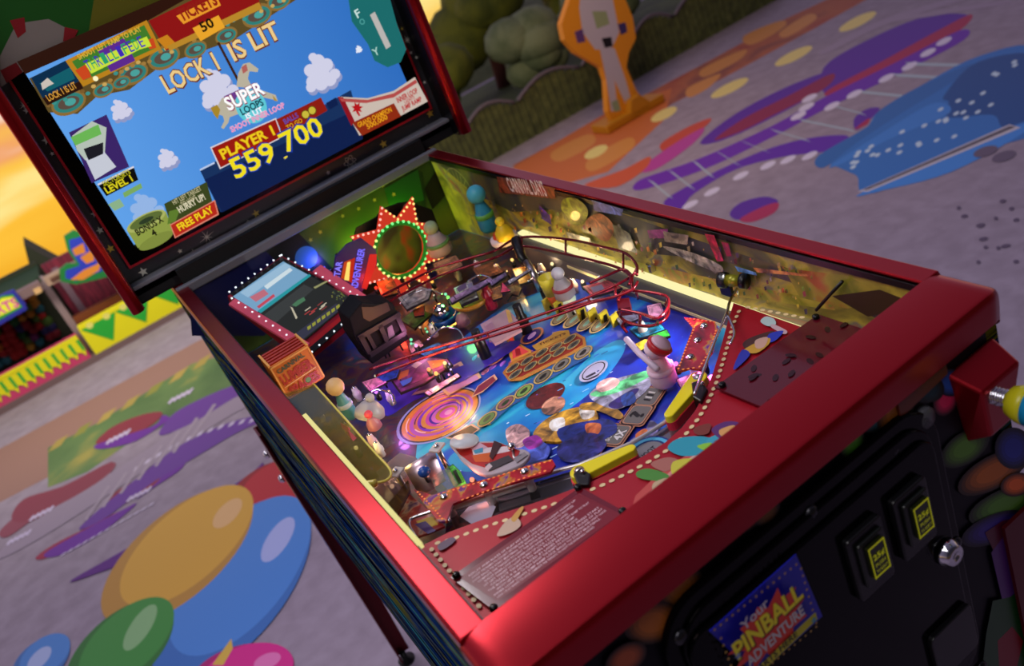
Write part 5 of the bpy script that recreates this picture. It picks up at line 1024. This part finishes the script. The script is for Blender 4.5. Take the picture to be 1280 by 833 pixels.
# ---- dark little theatre
TH = Plane(G((0, .66, 0)), gx, gz); DKP = M('theatre_dark', '#060408', .6, spec=.2); DKR = C('#2a0a14', .4); PLM = M('theatre_frame', '#241a24', .4)
m = MB(); m.prism([TH.w(x, y) for x, y in [(444, 424), (436, 398), (452, 378), (468, 380), (490, 378), (498, 392), (512, 424), (466, 456)]], gy * .05, DKP)
th = m.build('toy_theatre', ROOT, bevel=.002, label='dark purple toy theatre with framed window')
m = MB(); 
def thq(q, t, mm): m.prism([TH.w(x, y, .001) for x, y in q], TH.n * t, mm)
thq([(446, 419), (498, 389), (500, 394), (449, 424)], .004, PLM); thq([(460, 440), (505, 412), (507, 417), (462, 446)], .005, PLM); thq([(446, 420), (452, 417), (464, 440), (459, 443)], .004, PLM); thq([(455, 416), (459, 413), (471, 436), (467, 438)], .003, PLM); thq([(471, 407), (476, 404), (486, 427), (481, 429)], .004, PLM); thq([(491, 393), (496, 390), (507, 413), (502, 416)], .004, PLM)
m.build('window_frame', th)
m = MB(); m.poly(TH.up(.0005), [(452, 384), (466, 384), (484, 378), (488, 388), (462, 402), (454, 398)], DKR); m.build('curtain', th); m = MB(); m.poly(TH.up(.0005), [(484, 410), (490, 406), (494, 420), (486, 424)], C('#6a5a6a')); m.build('window_card', th)
# ---- wire ramps
def wire(paths, label=None, name='wire_ramp', r=.0021, ties=(), mat=REDD):
    m = MB()
    for p in paths: m.tube(smooth_path(p, 6), r, mat, 8)
    for a, b in ties: m.tube([a, b], r * .9, mat, 6)
    return m.build(name, ROOT, label=label)
def path(*q): return [at(x, y, z) for x, y, z in q]
top1 = path((458, 380, -.05), (500, 358, -.05), (545, 336, -.05), (590, 322, -.052), (618, 314, -.055), (650, 297, -.058), (707, 299, -.058), (750, 308, -.058), (780, 316, -.058), (795, 330, -.058), (796, 344, -.059))
top2 = path((470, 386, -.055), (505, 367, -.055), (550, 345, -.055), (595, 330, -.058), (622, 321, -.06), (652, 308, -.066), (707, 318, -.066), (750, 328, -.066), (775, 336, -.066), (788, 346, -.066), (786, 356, -.068))
wire([top1, top2], 'upper dark red wire ramp along the right wall', ties=[(at(707, 299, -.058), at(707, 318, -.066)), (at(779, 316, -.058), at(779, 337, -.066)), (at(497, 359, -.05), at(500, 370, -.055)), (at(652, 297, -.058), at(652, 308, -.066))])
l1 = path((462, 462, -.088), (510, 446, -.086), (560, 430, -.084), (610, 416, -.082), (660, 399, -.08), (700, 385, -.077), (730, 374, -.074), (769, 357, -.069), (790, 345, -.066), (796, 336, -.061))
l2 = path((470, 470, -.092), (515, 453, -.090), (560, 437, -.088), (610, 422, -.086), (660, 406, -.084), (700, 393, -.081), (735, 380, -.078), (769, 371, -.074), (790, 362, -.07), (797, 352, -.066))
l3 = path((700, 388, -.09), (735, 378, -.088), (765, 372, -.085), (785, 364, -.08))
wire([l1, l2, l3], 'long red wire ramp crossing the playfield', ties=[(at(x, y, z), at(x2, y2, z2)) for x, y, z, x2, y2, z2 in ((510, 446, -.086, 515, 453, -.09), (608, 417, -.082, 612, 422, -.086), (735, 372, -.074, 738, 380, -.078), (769, 357, -.069, 769, 371, -.074), (790, 345, -.066, 790, 362, -.07))])
up = path((737, 354, -.066), (760, 344, -.064), (779, 337, -.064), (790, 345, -.066)); 
c1 = path((772, 376, -.075), (780, 364, -.075), (795, 364, -.075), (815, 366, -.075), (833, 371, -.075), (835, 384, -.075), (822, 398, -.075), (800, 392, -.075), (775, 387, -.075))
c2 = path((772, 390, -.095), (782, 402, -.095), (808, 408, -.095), (828, 402, -.095), (836, 390, -.095), (832, 380, -.095))
wire([up, c1, c2, path((782, 402, -.095), (778, 408, -.10), (784, 416, -.11))], 'dark red wire basket at the ramp end', 'wire_basket', ties=[(at(a[0], a[1], -.075), at(b[0], b[1], -.095)) for a, b in (((775, 387), (776, 396)), ((800, 392), (800, 406)), ((822, 398), (822, 405)), ((834, 376), (835, 386)), ((795, 364), (797, 374)))])
m = MB(); m.prism([at(x, y, -.078) for x, y in [(771, 374), (786, 372), (788, 384), (772, 386)]], gz * -.012, M('basket_plate', '#5a0c18', .35, .4)); m.build('ramp_end_plate', ROOT)
for px, z, h in (((608, 447), -.133, .048), ((660, 418), -.137, .052)):
    m = MB(); m.lathe(at(*px, z), gz, [(.0085, 0), (.0085, h * .6), (.0065, h * .65), (.0065, h), (.004, h)], BLK, 14); m.build('ramp_post', ROOT, bevel=.0004)
# ---- plain peg figures standing where toys stand
def peg(px, z, h, r, body, head, label, name='toy_figure', band=None, lean=0.):
    o = at(*px, z); ax = (gz + gx * lean).normalized(); m = MB()
    m.lathe(o, ax, [(r * .7, 0), (r, h * .08), (r * .95, h * .35), (r * .55, h * .6), (r * .42, h * .66), (.0005, h * .67)], C(body, .4), 18)
    f_ = m.build(name, ROOT, label=label)
    k = MB(); k.ball(o + ax * h * .80, h * .19, C(head, .4), 14); k.build('knob', f_)
    if band: k = MB(); k.lathe(o + ax * h * .3, ax, [(r * .98, 0), (r * 1.04, h * .02), (r * 1.0, h * .1)], C(band, .4), 18); k.build('band', f_)
    return f_
m = MB(); o = at(632, 303, -.10); m.lathe(o, gz, [(.021, 0), (.024, .004), (.024, .012), (.016, .014)], C('#d8d0d8', .4), 20); m.lathe(o + gz * .014, gz, [(.018, 0), (.016, .006), (.002, .007)], C('#c03a1c', .4), 20); m.build('toy_stand', ROOT, label='white round stand with red centre')
peg((613, 288), -.10, .090, .017, '#2a8cae', '#48b0c8', 'teal peg figure on the stand', band='#5aa03a')
peg((633, 299), -.086, .042, .016, '#d8b81c', '#e0c41c', 'yellow peg figure on the stand')
peg((553, 318), -.11, .068, .022, '#a49aa0', '#9ab08a', 'pale grey peg figure beside the star', band='#5a8a4a')
peg((521, 285), -.08, .052, .010, '#8a5a2c', '#7a2c22', 'small brown peg figure behind the star', band='#23507a')
peg((708, 372), -.115, .052, .016, '#a8a0a4', '#b8b4bc', 'light grey peg figure behind the flags', band='#9c2a34')
peg((440, 522), -.10, .066, .0105, '#4a8a98', '#d8b07a', 'slim teal peg figure by the left ramp', band='#b0b8c4')
peg((462, 522), -.09, .034, .020, '#a8a0a4', '#b0a8ac', 'round pale grey peg figure', lean=.5)
peg((470, 536), -.10, .03, .010, '#b06a78', '#e04a58', 'small red and pink peg figure')
rd = peg((832, 480), -.112, .064, .016, '#e0c0d0', '#ecd4e0', 'pink-white peg figure with a raised rod by the right slingshot', band='#e8c8dc')
m = MB(); m.tube(path((783, 424, -.06), (800, 443, -.062), (822, 462, -.066)), .0038, C('#d8c4d8', .4), 8); m.build('rod', rd)
m = MB(); o = at(822, 436, -.055); ax = (gz + gx * .7 - gy * .6).normalized(); m.lathe(o, ax, [(.014, 0), (.0155, .006), (.013, .008)], C('#b81c24', .35), 22); m.lathe(o + ax * .0081, ax, [(.0125, 0), (.011, .003), (.001, .003)], C('#d8b4c4', .35), 22); m.build('disc', rd, label='red disc with pale face')
# black arm and cup
m = MB(); m.tube(path((645, 300, -.06), (652, 322, -.075), (662, 334, -.09)), .009, BLK, 10, r2=.006); m.tube(path((658, 328, -.08), (668, 345, -.09), (676, 362, -.115)), .006, STEEL, 10); m.tube(path((676, 362, -.115), (684, 382, -.13)), .003, BLK, 8); m.build('swing_arm', ROOT)
m = MB(); o = at(697, 384, -.135); m.lathe(o, gz, [(.0075, 0), (.009, .012), (.0112, .024)], C('#e0602c', .35), 18); m.lathe(o + gz * .0241, gz, [(.0112, 0), (.0138, .03), (.012, .03), (.0105, .005)], C('#e0d03a', .35), 18); m.build('paper_cup', ROOT, label='yellow cup with orange foot')
# drop targets
for i in range(7):
    x = 690 + i * 14.2; y = 384 + i * 3.8 - (i > 4) * (i - 4) * 1; m = MB(); o = at(x, y + 8, -.138); w = .0085
    m.box(o - gx * w * .9 + gy * .0, gx * w * 1.8 + gy * .002, gy * .004, gz * .026, C('#cbb62c' if i not in (2,) else '#d8d4c8', .35)); t_ = m.build('drop_target', ROOT)
    m = MB(); PL_ = Plane(o - gy * .0003, gx, gz); m.upoly(PL_, [(-w * .8, .002), (-w * .1, .002), (w * .5, .022), (-w * .2, .022)] if i % 2 else [(w * .1, .002), (w * .8, .002), (w * .2, .014), (-w * .1, .012)], C('#141210', .35)); m.build('target_mark', t_)
# red toy craft with pale rim by the left slingshot
ZV = gplane(-.088); m = MB()
rim = [(562, 553), (570, 566), (580, 578), (606, 594), (647, 583), (662, 569), (656, 562), (640, 560), (622, 552), (590, 552)]
ru = [ZV.px(*p) for p in rim]; sm = smooth_path([V((u, v, 0)) for u, v in ru], 4, True); m.prism([ZV.at(p.x, p.y) for p in sm], gz * -.005, C('#b0a4ac', .35))
pv = m.build('toy_boat', ROOT, bevel=.0015, label='red toy boat shape with pale rim'); m = MB(); Z2 = ZV.up(.0004)
def bp(pts, c): m.poly(Z2, pts, C(c, .35))
bp([(566, 556), (590, 554), (624, 554), (650, 564), (646, 574), (610, 586), (590, 580), (574, 568)], '#a81c1c'); bp([(590, 562), (610, 560), (640, 558), (640, 564), (612, 570), (592, 570)], '#d8c8cc'); bp([(590, 570), (614, 566), (612, 578), (594, 578)], '#c85a1c'); bp([(586, 560), (600, 554), (610, 560), (596, 566)], '#c8a0b0'); bp([(592, 564), (604, 560), (604, 566), (594, 568)], '#3a90b0'); bp([(606, 582), (636, 570), (642, 576), (612, 590)], '#3a3236'); bp([(606, 586), (612, 580), (616, 584), (610, 590)], '#c8bcc0'); bp([(642, 574), (656, 566), (660, 570), (646, 580)], '#8a8288'); bp([(618, 552), (628, 556), (616, 576), (612, 572)], '#3a1014')
m.build('boat_print', pv)
m = MB(); o = ZV.w(582, 556, .003); m.lathe(o, (gz + gx * .3).normalized(), [(.001, 0), (.017, .001), (.017, .003), (.001, .004)], C('#c4c8cc', .3), 24); m.build('pale_disc', pv)
m = MB(); m.ball(ZV.w(641, 562, .004), .005, CHR, 12); m.tube([ZV.w(641, 562), ZV.w(643, 574), ZV.w(652, 570)], .002, STEEL, 8); m.build('chrome_lever', pv)
# ---- curved steel deflector with blue cap
m = MB(); STL = M('deflector_steel', '#c8b0b8', .34, 1.0); DZ = -.075
A, B = at(504, 586, DZ), at(543, 561, DZ); A_, B_ = at(525, 622, DZ - .022), at(557, 600, DZ - .022); vs = []; n = 12
for k in range(n + 1):
    t = k / n; d = gz * .009 * math.sin(math.pi * t)
    for base, end in ((A, A_), (B, B_)): q = base.lerp(end, t) + d; vs += [q, q - gz * .0015]
fs = []
for k in range(n): b = 4 * k; fs += [[b, b + 4, b + 6, b + 2], [b + 1, b + 3, b + 7, b + 5], [b, b + 1, b + 5, b + 4], [b + 2, b + 6, b + 7, b + 3]]
m.add(vs, fs, STL, True); df = m.build('steel_deflector', ROOT); df.data.shade_smooth()
m = MB(); o = at(530, 590, -.074); m.ball(o, .0075, C('#1c4a9c', .25), 14, (1, 1, .8), gz); m.lathe(o - gz * .014, gz, [(.003, 0), (.003, .012)], STEEL, 8); m.build('cap_nut', df, label='blue cap nut')
for p in ((496, 592), (547, 561)):
    m = MB(); o = at(*p, -.068); q = .5; x = gx * math.cos(q) + gy * math.sin(q); y = gy * math.cos(q) - gx * math.sin(q); m.box(o - x * .008 - y * .007, x * .016, y * .014, gz * .003, C('#c8bcb8', .35)); pq = m.build('square_bracket', ROOT, bevel=.001)
    m = MB(); m.ball(o + gz * .004, .0035, CHR, 10, (1, 1, .7), gz); m.build('bracket_screw', pq); m = MB(); m.lathe(o - gz * .055, gz, [(.003, 0), (.003, .054)], STEEL, 8); m.build('bracket_post', pq)
m = MB(); m.prism([at(x, y, -.085) for x, y in [(474, 596), (492, 600), (506, 612), (492, 640), (478, 632), (468, 610)]], gz * -.004, clear('clear_violet', '#8a6a78', .45)); m.build('plastic_shield', ROOT, label='violet clear plastic shield')
m = MB(); m.prism([at(x, y, -.08) for x, y in [(483, 632), (510, 600), (512, 612), (494, 646)]], gz * -.004, clear('clear_brown', '#6a4a2a', .3)); m.build('plastic_shield', ROOT, label='brown clear plastic shield')
m = MB(); sp_ = NM('outlane_print', [(.38, '#8c1420'), (.5, '#b83a2c'), (.58, '#c8a08a'), (.66, '#5a2a6a')], 40, 3, .5, .3); m.prism([at(x, y, -.098) for x, y in [(478, 650), (512, 618), (550, 650), (556, 658), (520, 672), (508, 668)]], gz * -.003, sp_); U = gplane(-.0978); m.poly(U, [(520, 652), (540, 646), (548, 656), (530, 662)], C('#c8a81c')); m.poly(U, [(518, 656), (532, 652), (545, 664), (535, 668)], C('#4a2a7c')); m.build('outlane_plastic', ROOT)
# ---- left clear ramp, its edge glow painted as plain yellow rims
YE = M('edge_yellow', '#d8c85a', .2, .0); m = MB()
A = path((345, 495, -.03), (380, 535, -.03), (415, 572, -.032), (436, 598, -.034), (452, 606, -.036), (470, 604, -.036)); B = path((392, 480, -.035), (430, 522, -.036), (465, 562, -.038), (488, 588, -.04), (484, 600, -.04), (470, 604, -.038))
A2, B2 = smooth_path(A, 5), smooth_path(B, 5)
nn = len(A2); m.add(A2 + B2 + [p - gz * .002 for p in A2 + B2], [[i, i + 1, nn + i + 1, nn + i] for i in range(nn - 1)] + [[3 * nn + i, 3 * nn + i + 1, 2 * nn + i + 1, 2 * nn + i] for i in range(nn - 1)], clear('clear_amber', '#6a602c', .45), True)
cr = m.build('clear_ramp', ROOT, label='clear amber plastic ramp along the left side')
m = MB(); m.tube(A2, .0042, YE, 8); m.build('ramp_edge', cr); m = MB(); m.tube(B2, .0014, YE, 6); m.build('ramp_edge', cr)
m = MB(); m.gbox(-.2575, -.2525, .125, .45, -.010, -.004, E('#eadf90', .95)); m.build('light_strip', ROOT)
m = MB(); U = gplane(-.036)
m.poly(U, [(425, 528), (438, 536), (436, 542), (428, 536)], C('#c0302c')); m.poly(U, [(436, 538), (446, 548), (442, 552), (434, 544)], C('#a82420')); m.poly(U, [(400, 522), (405, 518), (408, 526), (402, 530)], C('#c8b090')); m.build('ramp_decal', cr)
# ---- captive ball with blue cup
m = MB(); o = at(557, 401, -.135); m.lathe(o, gz, [(.024, 0), (.026, .006), (.026, .011), (.021, .011), (.016, .004)], M('blue_cup', '#1a4a8c', .2, .2), 26); m.build('ball_cup', ROOT)
pb = MB(); pb.ball(o + gz * .0178, .0135, CHR, 24); tag(pb.build('pinball'), 'chrome pinball resting in the blue cup in the middle of the playfield', 'ball')
# ---- cards, tins and signs in the middle
def board(name, pts, z, th_, c, label=None, extra=()):
    m = MB(); m.prism([at(x, y, z) for x, y in pts], gz * -th_, C('#1c1418', .35)); U = gplane(z).up(.0002); cx = sum(p[0] for p in pts) / len(pts); cy = sum(p[1] for p in pts) / len(pts); m.poly(U, [(cx + (x - cx) * .95, cy + (y - cy) * .93) for x, y in pts], PC(c, .3)); m.poly(U, [(cx + (x - cx) * .78, cy + (y - cy) * .7) for x, y in pts], C('#1c1418', .35)); m.poly(U, [(cx + (x - cx) * .74, cy + (y - cy) * .66) for x, y in pts], PC(c, .3))
    for q, cc in extra: m.poly(U, q, C(cc, .35))
    return m.build(name, ROOT, label=label)
board('game_card', [(566, 360), (590, 350), (598, 372), (576, 382)], -.095, .004, '#b4acac', 'pale printed card', [([(570, 361), (582, 354), (584, 360), (574, 366)], '#6a4a7c'), ([(578, 372), (594, 364), (594, 368), (580, 377)], '#a89a6a'), ([(584, 356), (590, 354), (592, 362), (587, 364)], '#8a84a8')])
m = MB(); o = at(592, 380, -.125); m.lathe(o, gz, [(.022, 0), (.031, .006), (.034, .013), (.029, .013), (.016, .006)], C('#c8902a', .35), 26); m.build('yellow_bowl', ROOT)
m = MB(); o = at(616, 385, -.135); m.lathe(o, gz, [(.009, 0), (.0095, .003), (.0095, .03), (.006, .034), (.006, .040), (.007, .040), (.007, .043)], C('#9c1830', .3), 18); m.build('red_bottle', ROOT, label='small red bottle with white cap')
board('red_sign', [(628, 353), (638, 364), (626, 366)], -.07, .002, '#e84a6c', 'small pink triangle sign'); board('star_plate', [(628, 360), (640, 354), (652, 360), (648, 370), (640, 368), (634, 376), (632, 370)], -.12, .003, '#5a3420', None, [([(634, 361), (642, 358), (644, 364), (637, 368)], '#8a7a5a')]); board('amber_plate', [(612, 362), (626, 356), (628, 372), (616, 376)], -.11, .003, '#c88a4a')
board('amber_plate', [(640, 336), (668, 330), (675, 348), (650, 356)], -.12, .003, '#8a5420')
m = MB(); m.prism([at(x, y, -.105) for x, y in [(600, 406), (634, 386), (646, 398), (652, 412), (618, 430), (612, 424)]], gz * -.004, clear('pink_clear', '#d0a0a8', .3)); cb = m.build('clear_shield', ROOT, label='pale pink clear shield'); m = MB(); U = gplane(-.1048); m.poly(U, [(632, 388), (637, 388), (641, 402), (636, 404)], C('#d8a85a')); m.poly(U, [(606, 408), (616, 403), (620, 414), (611, 418)], C('#a8788c')); m.build('shield_print', cb)
m = MB(); o = at(580, 405, -.135); m.lathe(o, gz, [(.012, 0), (.010, .012), (.004, .02)], C('#8a6468', .35), 14); m.build('bumper_post', ROOT)
board('lane_plastic', [(484, 470), (536, 446), (560, 448), (566, 456), (530, 480), (500, 492)], -.105, .003, '#5a2a5c', 'violet lane plastic', [([(514, 458), (522, 452), (528, 455), (520, 461)], '#a89aa4'), ([(495, 468), (512, 462), (510, 470), (498, 476)], '#a85a3c'), ([(534, 452), (556, 450), (552, 458), (540, 462)], '#b06a3a'), ([(500, 478), (516, 472), (514, 478), (504, 484)], '#3a5ab0')])
board('lane_plastic', [(530, 492), (572, 466), (576, 470), (536, 496)], -.11, .003, '#b47ac0', 'pale lilac lane plastic'); board('lane_plastic', [(452, 478), (476, 470), (484, 478), (462, 490)], -.10, .003, '#d87a9c', 'pink lane plastic'); board('lane_plastic', [(470, 470), (500, 462), (496, 472), (474, 480)], -.10, .003, '#2a4ab0', 'blue lane plastic'); board('lane_plastic', [(520, 440), (548, 428), (560, 434), (530, 446)], -.12, .003, '#3a7ab0', 'light blue lane plastic'); board('lane_plastic', [(510, 432), (524, 424), (530, 432), (514, 442)], -.115, .003, '#c08a90', 'rose lane plastic')
board('lane_plastic', [(496, 372), (520, 356), (540, 362), (536, 374), (508, 388)], -.09, .003, '#a89c98', 'pale round-cornered plastic', [([(510, 368), (520, 362), (520, 366), (512, 372)], '#3a302c')]); board('lane_plastic', [(470, 352), (490, 346), (500, 366), (478, 372)], -.10, .003, '#c8642c', 'orange lane plastic'); board('lane_plastic', [(500, 400), (520, 386), (540, 392), (518, 412)], -.12, .003, '#4a6a34', 'green lane plastic'); board('lane_plastic', [(516, 388), (530, 382), (530, 394), (518, 396)], -.10, .003, '#b8402c', 'red lane plastic'); board('lane_plastic', [(540, 330), (570, 318), (580, 332), (548, 346)], -.11, .003, '#a87a5c', 'tan lane plastic'); board('lane_plastic', [(590, 336), (616, 326), (630, 340), (600, 352)], -.12, .003, '#7a4a30', 'brown lane plastic')
board('lane_plastic', [(560, 374), (614, 346), (618, 350), (564, 380)], -.085, .003, '#8a6a90', 'lilac bar'); board('lane_plastic', [(612, 352), (632, 340), (634, 344), (614, 358)], -.085, .003, '#8a74a0', 'grey lilac bar'); board('lane_plastic', [(634, 352), (662, 336), (664, 338), (636, 356)], -.08, .002, '#a09aa8', 'pale grey bar')
board('lane_plastic', [(786, 412), (800, 402), (826, 404), (832, 412), (800, 424)], -.112, .003, '#1c6a8a', 'teal plastic by the basket'); board('lane_plastic', [(812, 420), (834, 412), (838, 420), (816, 428)], -.11, .003, '#2a8a2c', 'green plastic by the basket'); board('lane_plastic', [(790, 432), (806, 424), (818, 426), (800, 440)], -.11, .003, '#b89a2c', 'ochre plastic by the basket')
board('lane_plastic', [(768, 396), (796, 388), (800, 398), (776, 408)], -.12, .003, '#6a6a84', 'grey plastic under the basket'); board('lane_plastic', [(808, 382), (826, 378), (832, 396), (812, 400)], -.118, .003, '#c88ab0', 'pale pink plastic under the basket'); board('lane_plastic', [(728, 358), (760, 350), (778, 360), (740, 372)], -.115, .003, '#a83c50', 'rose plastic behind the targets', [([(738, 360), (752, 356), (756, 362), (742, 366)], '#7a7490')])
board('lane_plastic', [(845, 475), (868, 466), (874, 480), (856, 494)], -.10, .003, '#5a5a60', 'grey plastic beside the right flipper')
for k, (x, y, z) in enumerate(((520, 395, -.135), (545, 420, -.135), (505, 420, -.135), (575, 350, -.14), (625, 345, -.14), (600, 340, -.14), (560, 335, -.145), (680, 345, -.135), (720, 365, -.135), (755, 362, -.13), (440, 545, -.12), (478, 570, -.12), (492, 505, -.13), (470, 560, -.12), (530, 470, -.135), (450, 500, -.13), (806, 420, -.12), (842, 470, -.115))):
    m = MB(); o = at(x, y, z); m.lathe(o, gz, [(.005, 0), (.005, .006), (.0062, .008), (.0062, .013), (.005, .015), (.004, .022), (.001, .0225)], C(random.choice(['#d8d0d0', '#c8a0b8', '#b8b0a0', '#d0b0a0']), .35), 12); p_ = m.build('rubber_post', ROOT); m = MB(); m.ball(o + gz * .0225, .0032, CHR, 8, (1, 1, .7), gz); m.build('post_screw', p_)
# flasher bulbs (they do light the field)
for px, z, c, w in (((500, 345), -.12, '#ff8a3a', .30), ((470, 360), -.10, '#ff3a24', .22), ((540, 352), -.11, '#ffb04a', .22), ((536, 462), -.095, '#ff9a5a', .20), ((556, 454), -.095, '#ffd08a', .18), ((545, 467), -.095, '#ffb060', .12), ((560, 372), -.10, '#7aff6a', .10), ((520, 432), -.10, '#ff9ad0', .14), ((690, 330), -.12, '#ffe0a0', .12), ((728, 352), -.12, '#ffe0b0', .10), ((640, 325), -.11, '#ffc870', .16), ((445, 560), -.08, '#ffe48a', .25), ((490, 608), -.10, '#ffd0a0', .14), ((845, 455), -.095, '#ff7ac8', .16), ((880, 455), -.10, '#ff70d0', .12), ((430, 510), -.09, '#d0c0ff', .12), ((470, 490), -.095, '#d07aff', .14), ((590, 600), -.095, '#ff8a6a', .08), ((466, 322), -.12, '#a8ff3a', .6), ((405, 335), -.09, '#6a5aff', .3), ((500, 285), -.10, '#b8d83a', .8)): bulb_light(px, z, c, w)
# small glowing studs added as glitter, and wire loops between the plastics
for k in range(34):
    c0 = random.choice([(548, 458), (530, 410), (560, 372), (490, 480), (520, 360), (640, 345), (500, 430)]); p = at(c0[0] + random.uniform(-22, 22), c0[1] + random.uniform(-12, 12), -.10 - random.random() * .02)
    m = MB(); m.ball(p, random.uniform(.0014, .0026), E(random.choice(['#ffd88a', '#ffb04a', '#ff7a4a', '#e0c8ff', '#ff9ad8', '#8affc0', '#fff0d0']), random.choice([.6, 1.0, 1.4])), 7); m.lathe(p - gz * .014, gz, [(.0014, 0), (.0014, .013)], BLK, 6); m.build('glint_stud', ROOT)
for q in ([(500, 380), (515, 368), (535, 362), (552, 368)], [(535, 425), (552, 410), (572, 412), (580, 424)], [(585, 352), (600, 344), (618, 350)], [(455, 500), (470, 488), (488, 492), (492, 506)], [(660, 352), (676, 340), (694, 344)]):
    m = MB(); m.tube(smooth_path([at(x, y, -.09) for x, y in q], 5), .0013, CHR, 6); m.build('wire_loop', ROOT)
for q, c in (([(470, 590), (500, 566), (520, 572), (505, 596), (480, 606)], '#9a8a8c'), ([(538, 596), (560, 584), (572, 604), (556, 620), (544, 612)], '#8a9a8c')):
    m = MB(); m.prism([at(x, y, -.088) for x, y in q], gz * -.003, clear('clear_pale_' + c[1:], c, .6)); m.build('plastic_shield', ROOT)
board('arrow_plastic', [(556, 588), (566, 580), (576, 590), (584, 606), (570, 612), (562, 600)], -.10, .003, '#4ab43a', 'green striped plastic beside the boat', [([(566, 590), (570, 588), (578, 604), (574, 606)], '#1c2a1c'), ([(560, 592), (563, 590), (570, 606), (567, 608)], '#c8d83a')])
# spotlight fixture and clips at the right wall
m = MB(); a, b = at(900, 350, -.058), at(934, 352, -.058)
m.tube([a, a.lerp(b, .25)], .010, BLK, 12); m.tube([a.lerp(b, .78), b], .0095, BLK, 12); m.tube([a.lerp(b, .25), a.lerp(b, .78)], .0075, M('olive_tube', '#8a8a1c', .3, .4), 12); sf = m.build('spotlight', ROOT)
m = MB(); m.box(a.lerp(b, .3) - gz * .026, gx * .004, gy * .02, gz * .02, BLK); m.build('bracket', sf)
m = MB(); m.tube([at(1020, 388, -.06), at(1038, 368, -.04), at(1053, 352, -.02)], .002, BLK, 6); m.build('hinge_arm', ROOT)
for p in ((815, 342), (878, 354), (1022, 382)):
    m = MB(); o = at(*p, -.098); m.box(o, gx * .008, gy * .006, gz * .01, STEEL); m.box(o + gx * .002 + gz * .01, gx * .004, gy * .012, gz * .002, CHR); m.build('glass_clip', ROOT)
sl_ = bpy.data.lights.new('playfield_spot', 'SPOT'); sl_.energy = 5; sl_.spot_size = math.radians(85); sl_.spot_blend = .9; sl_.color = (1, .96, .94); sl_.shadow_soft_size = .02
so_ = bpy.data.objects.new('playfield_spot', sl_); COL.objects.link(so_); so_.parent = sf; _p = a.lerp(b, .5) + gz * .03 - gx * .01; so_.location = _p - ORG[sf.name]; so_.rotation_euler = (PF.w(640, 470) - _p).to_track_quat('-Z', 'Y').to_euler()
# black lamp brackets beside the flippers
for q in ([(716, 592), (726, 584), (738, 592), (736, 606), (722, 606)], [(864, 478), (876, 474), (884, 486), (876, 502), (866, 496)]):
    m = MB(); m.prism([at(x, y, -.083) for x, y in q], gz * -.018, BLK); b = m.build('lane_bracket', ROOT, bevel=.0015); m = MB(); x, y = q[1]; m.ball(at(x + 2, y + 6, -.082), .003, CHR, 8); m.build('bracket_screw', b)
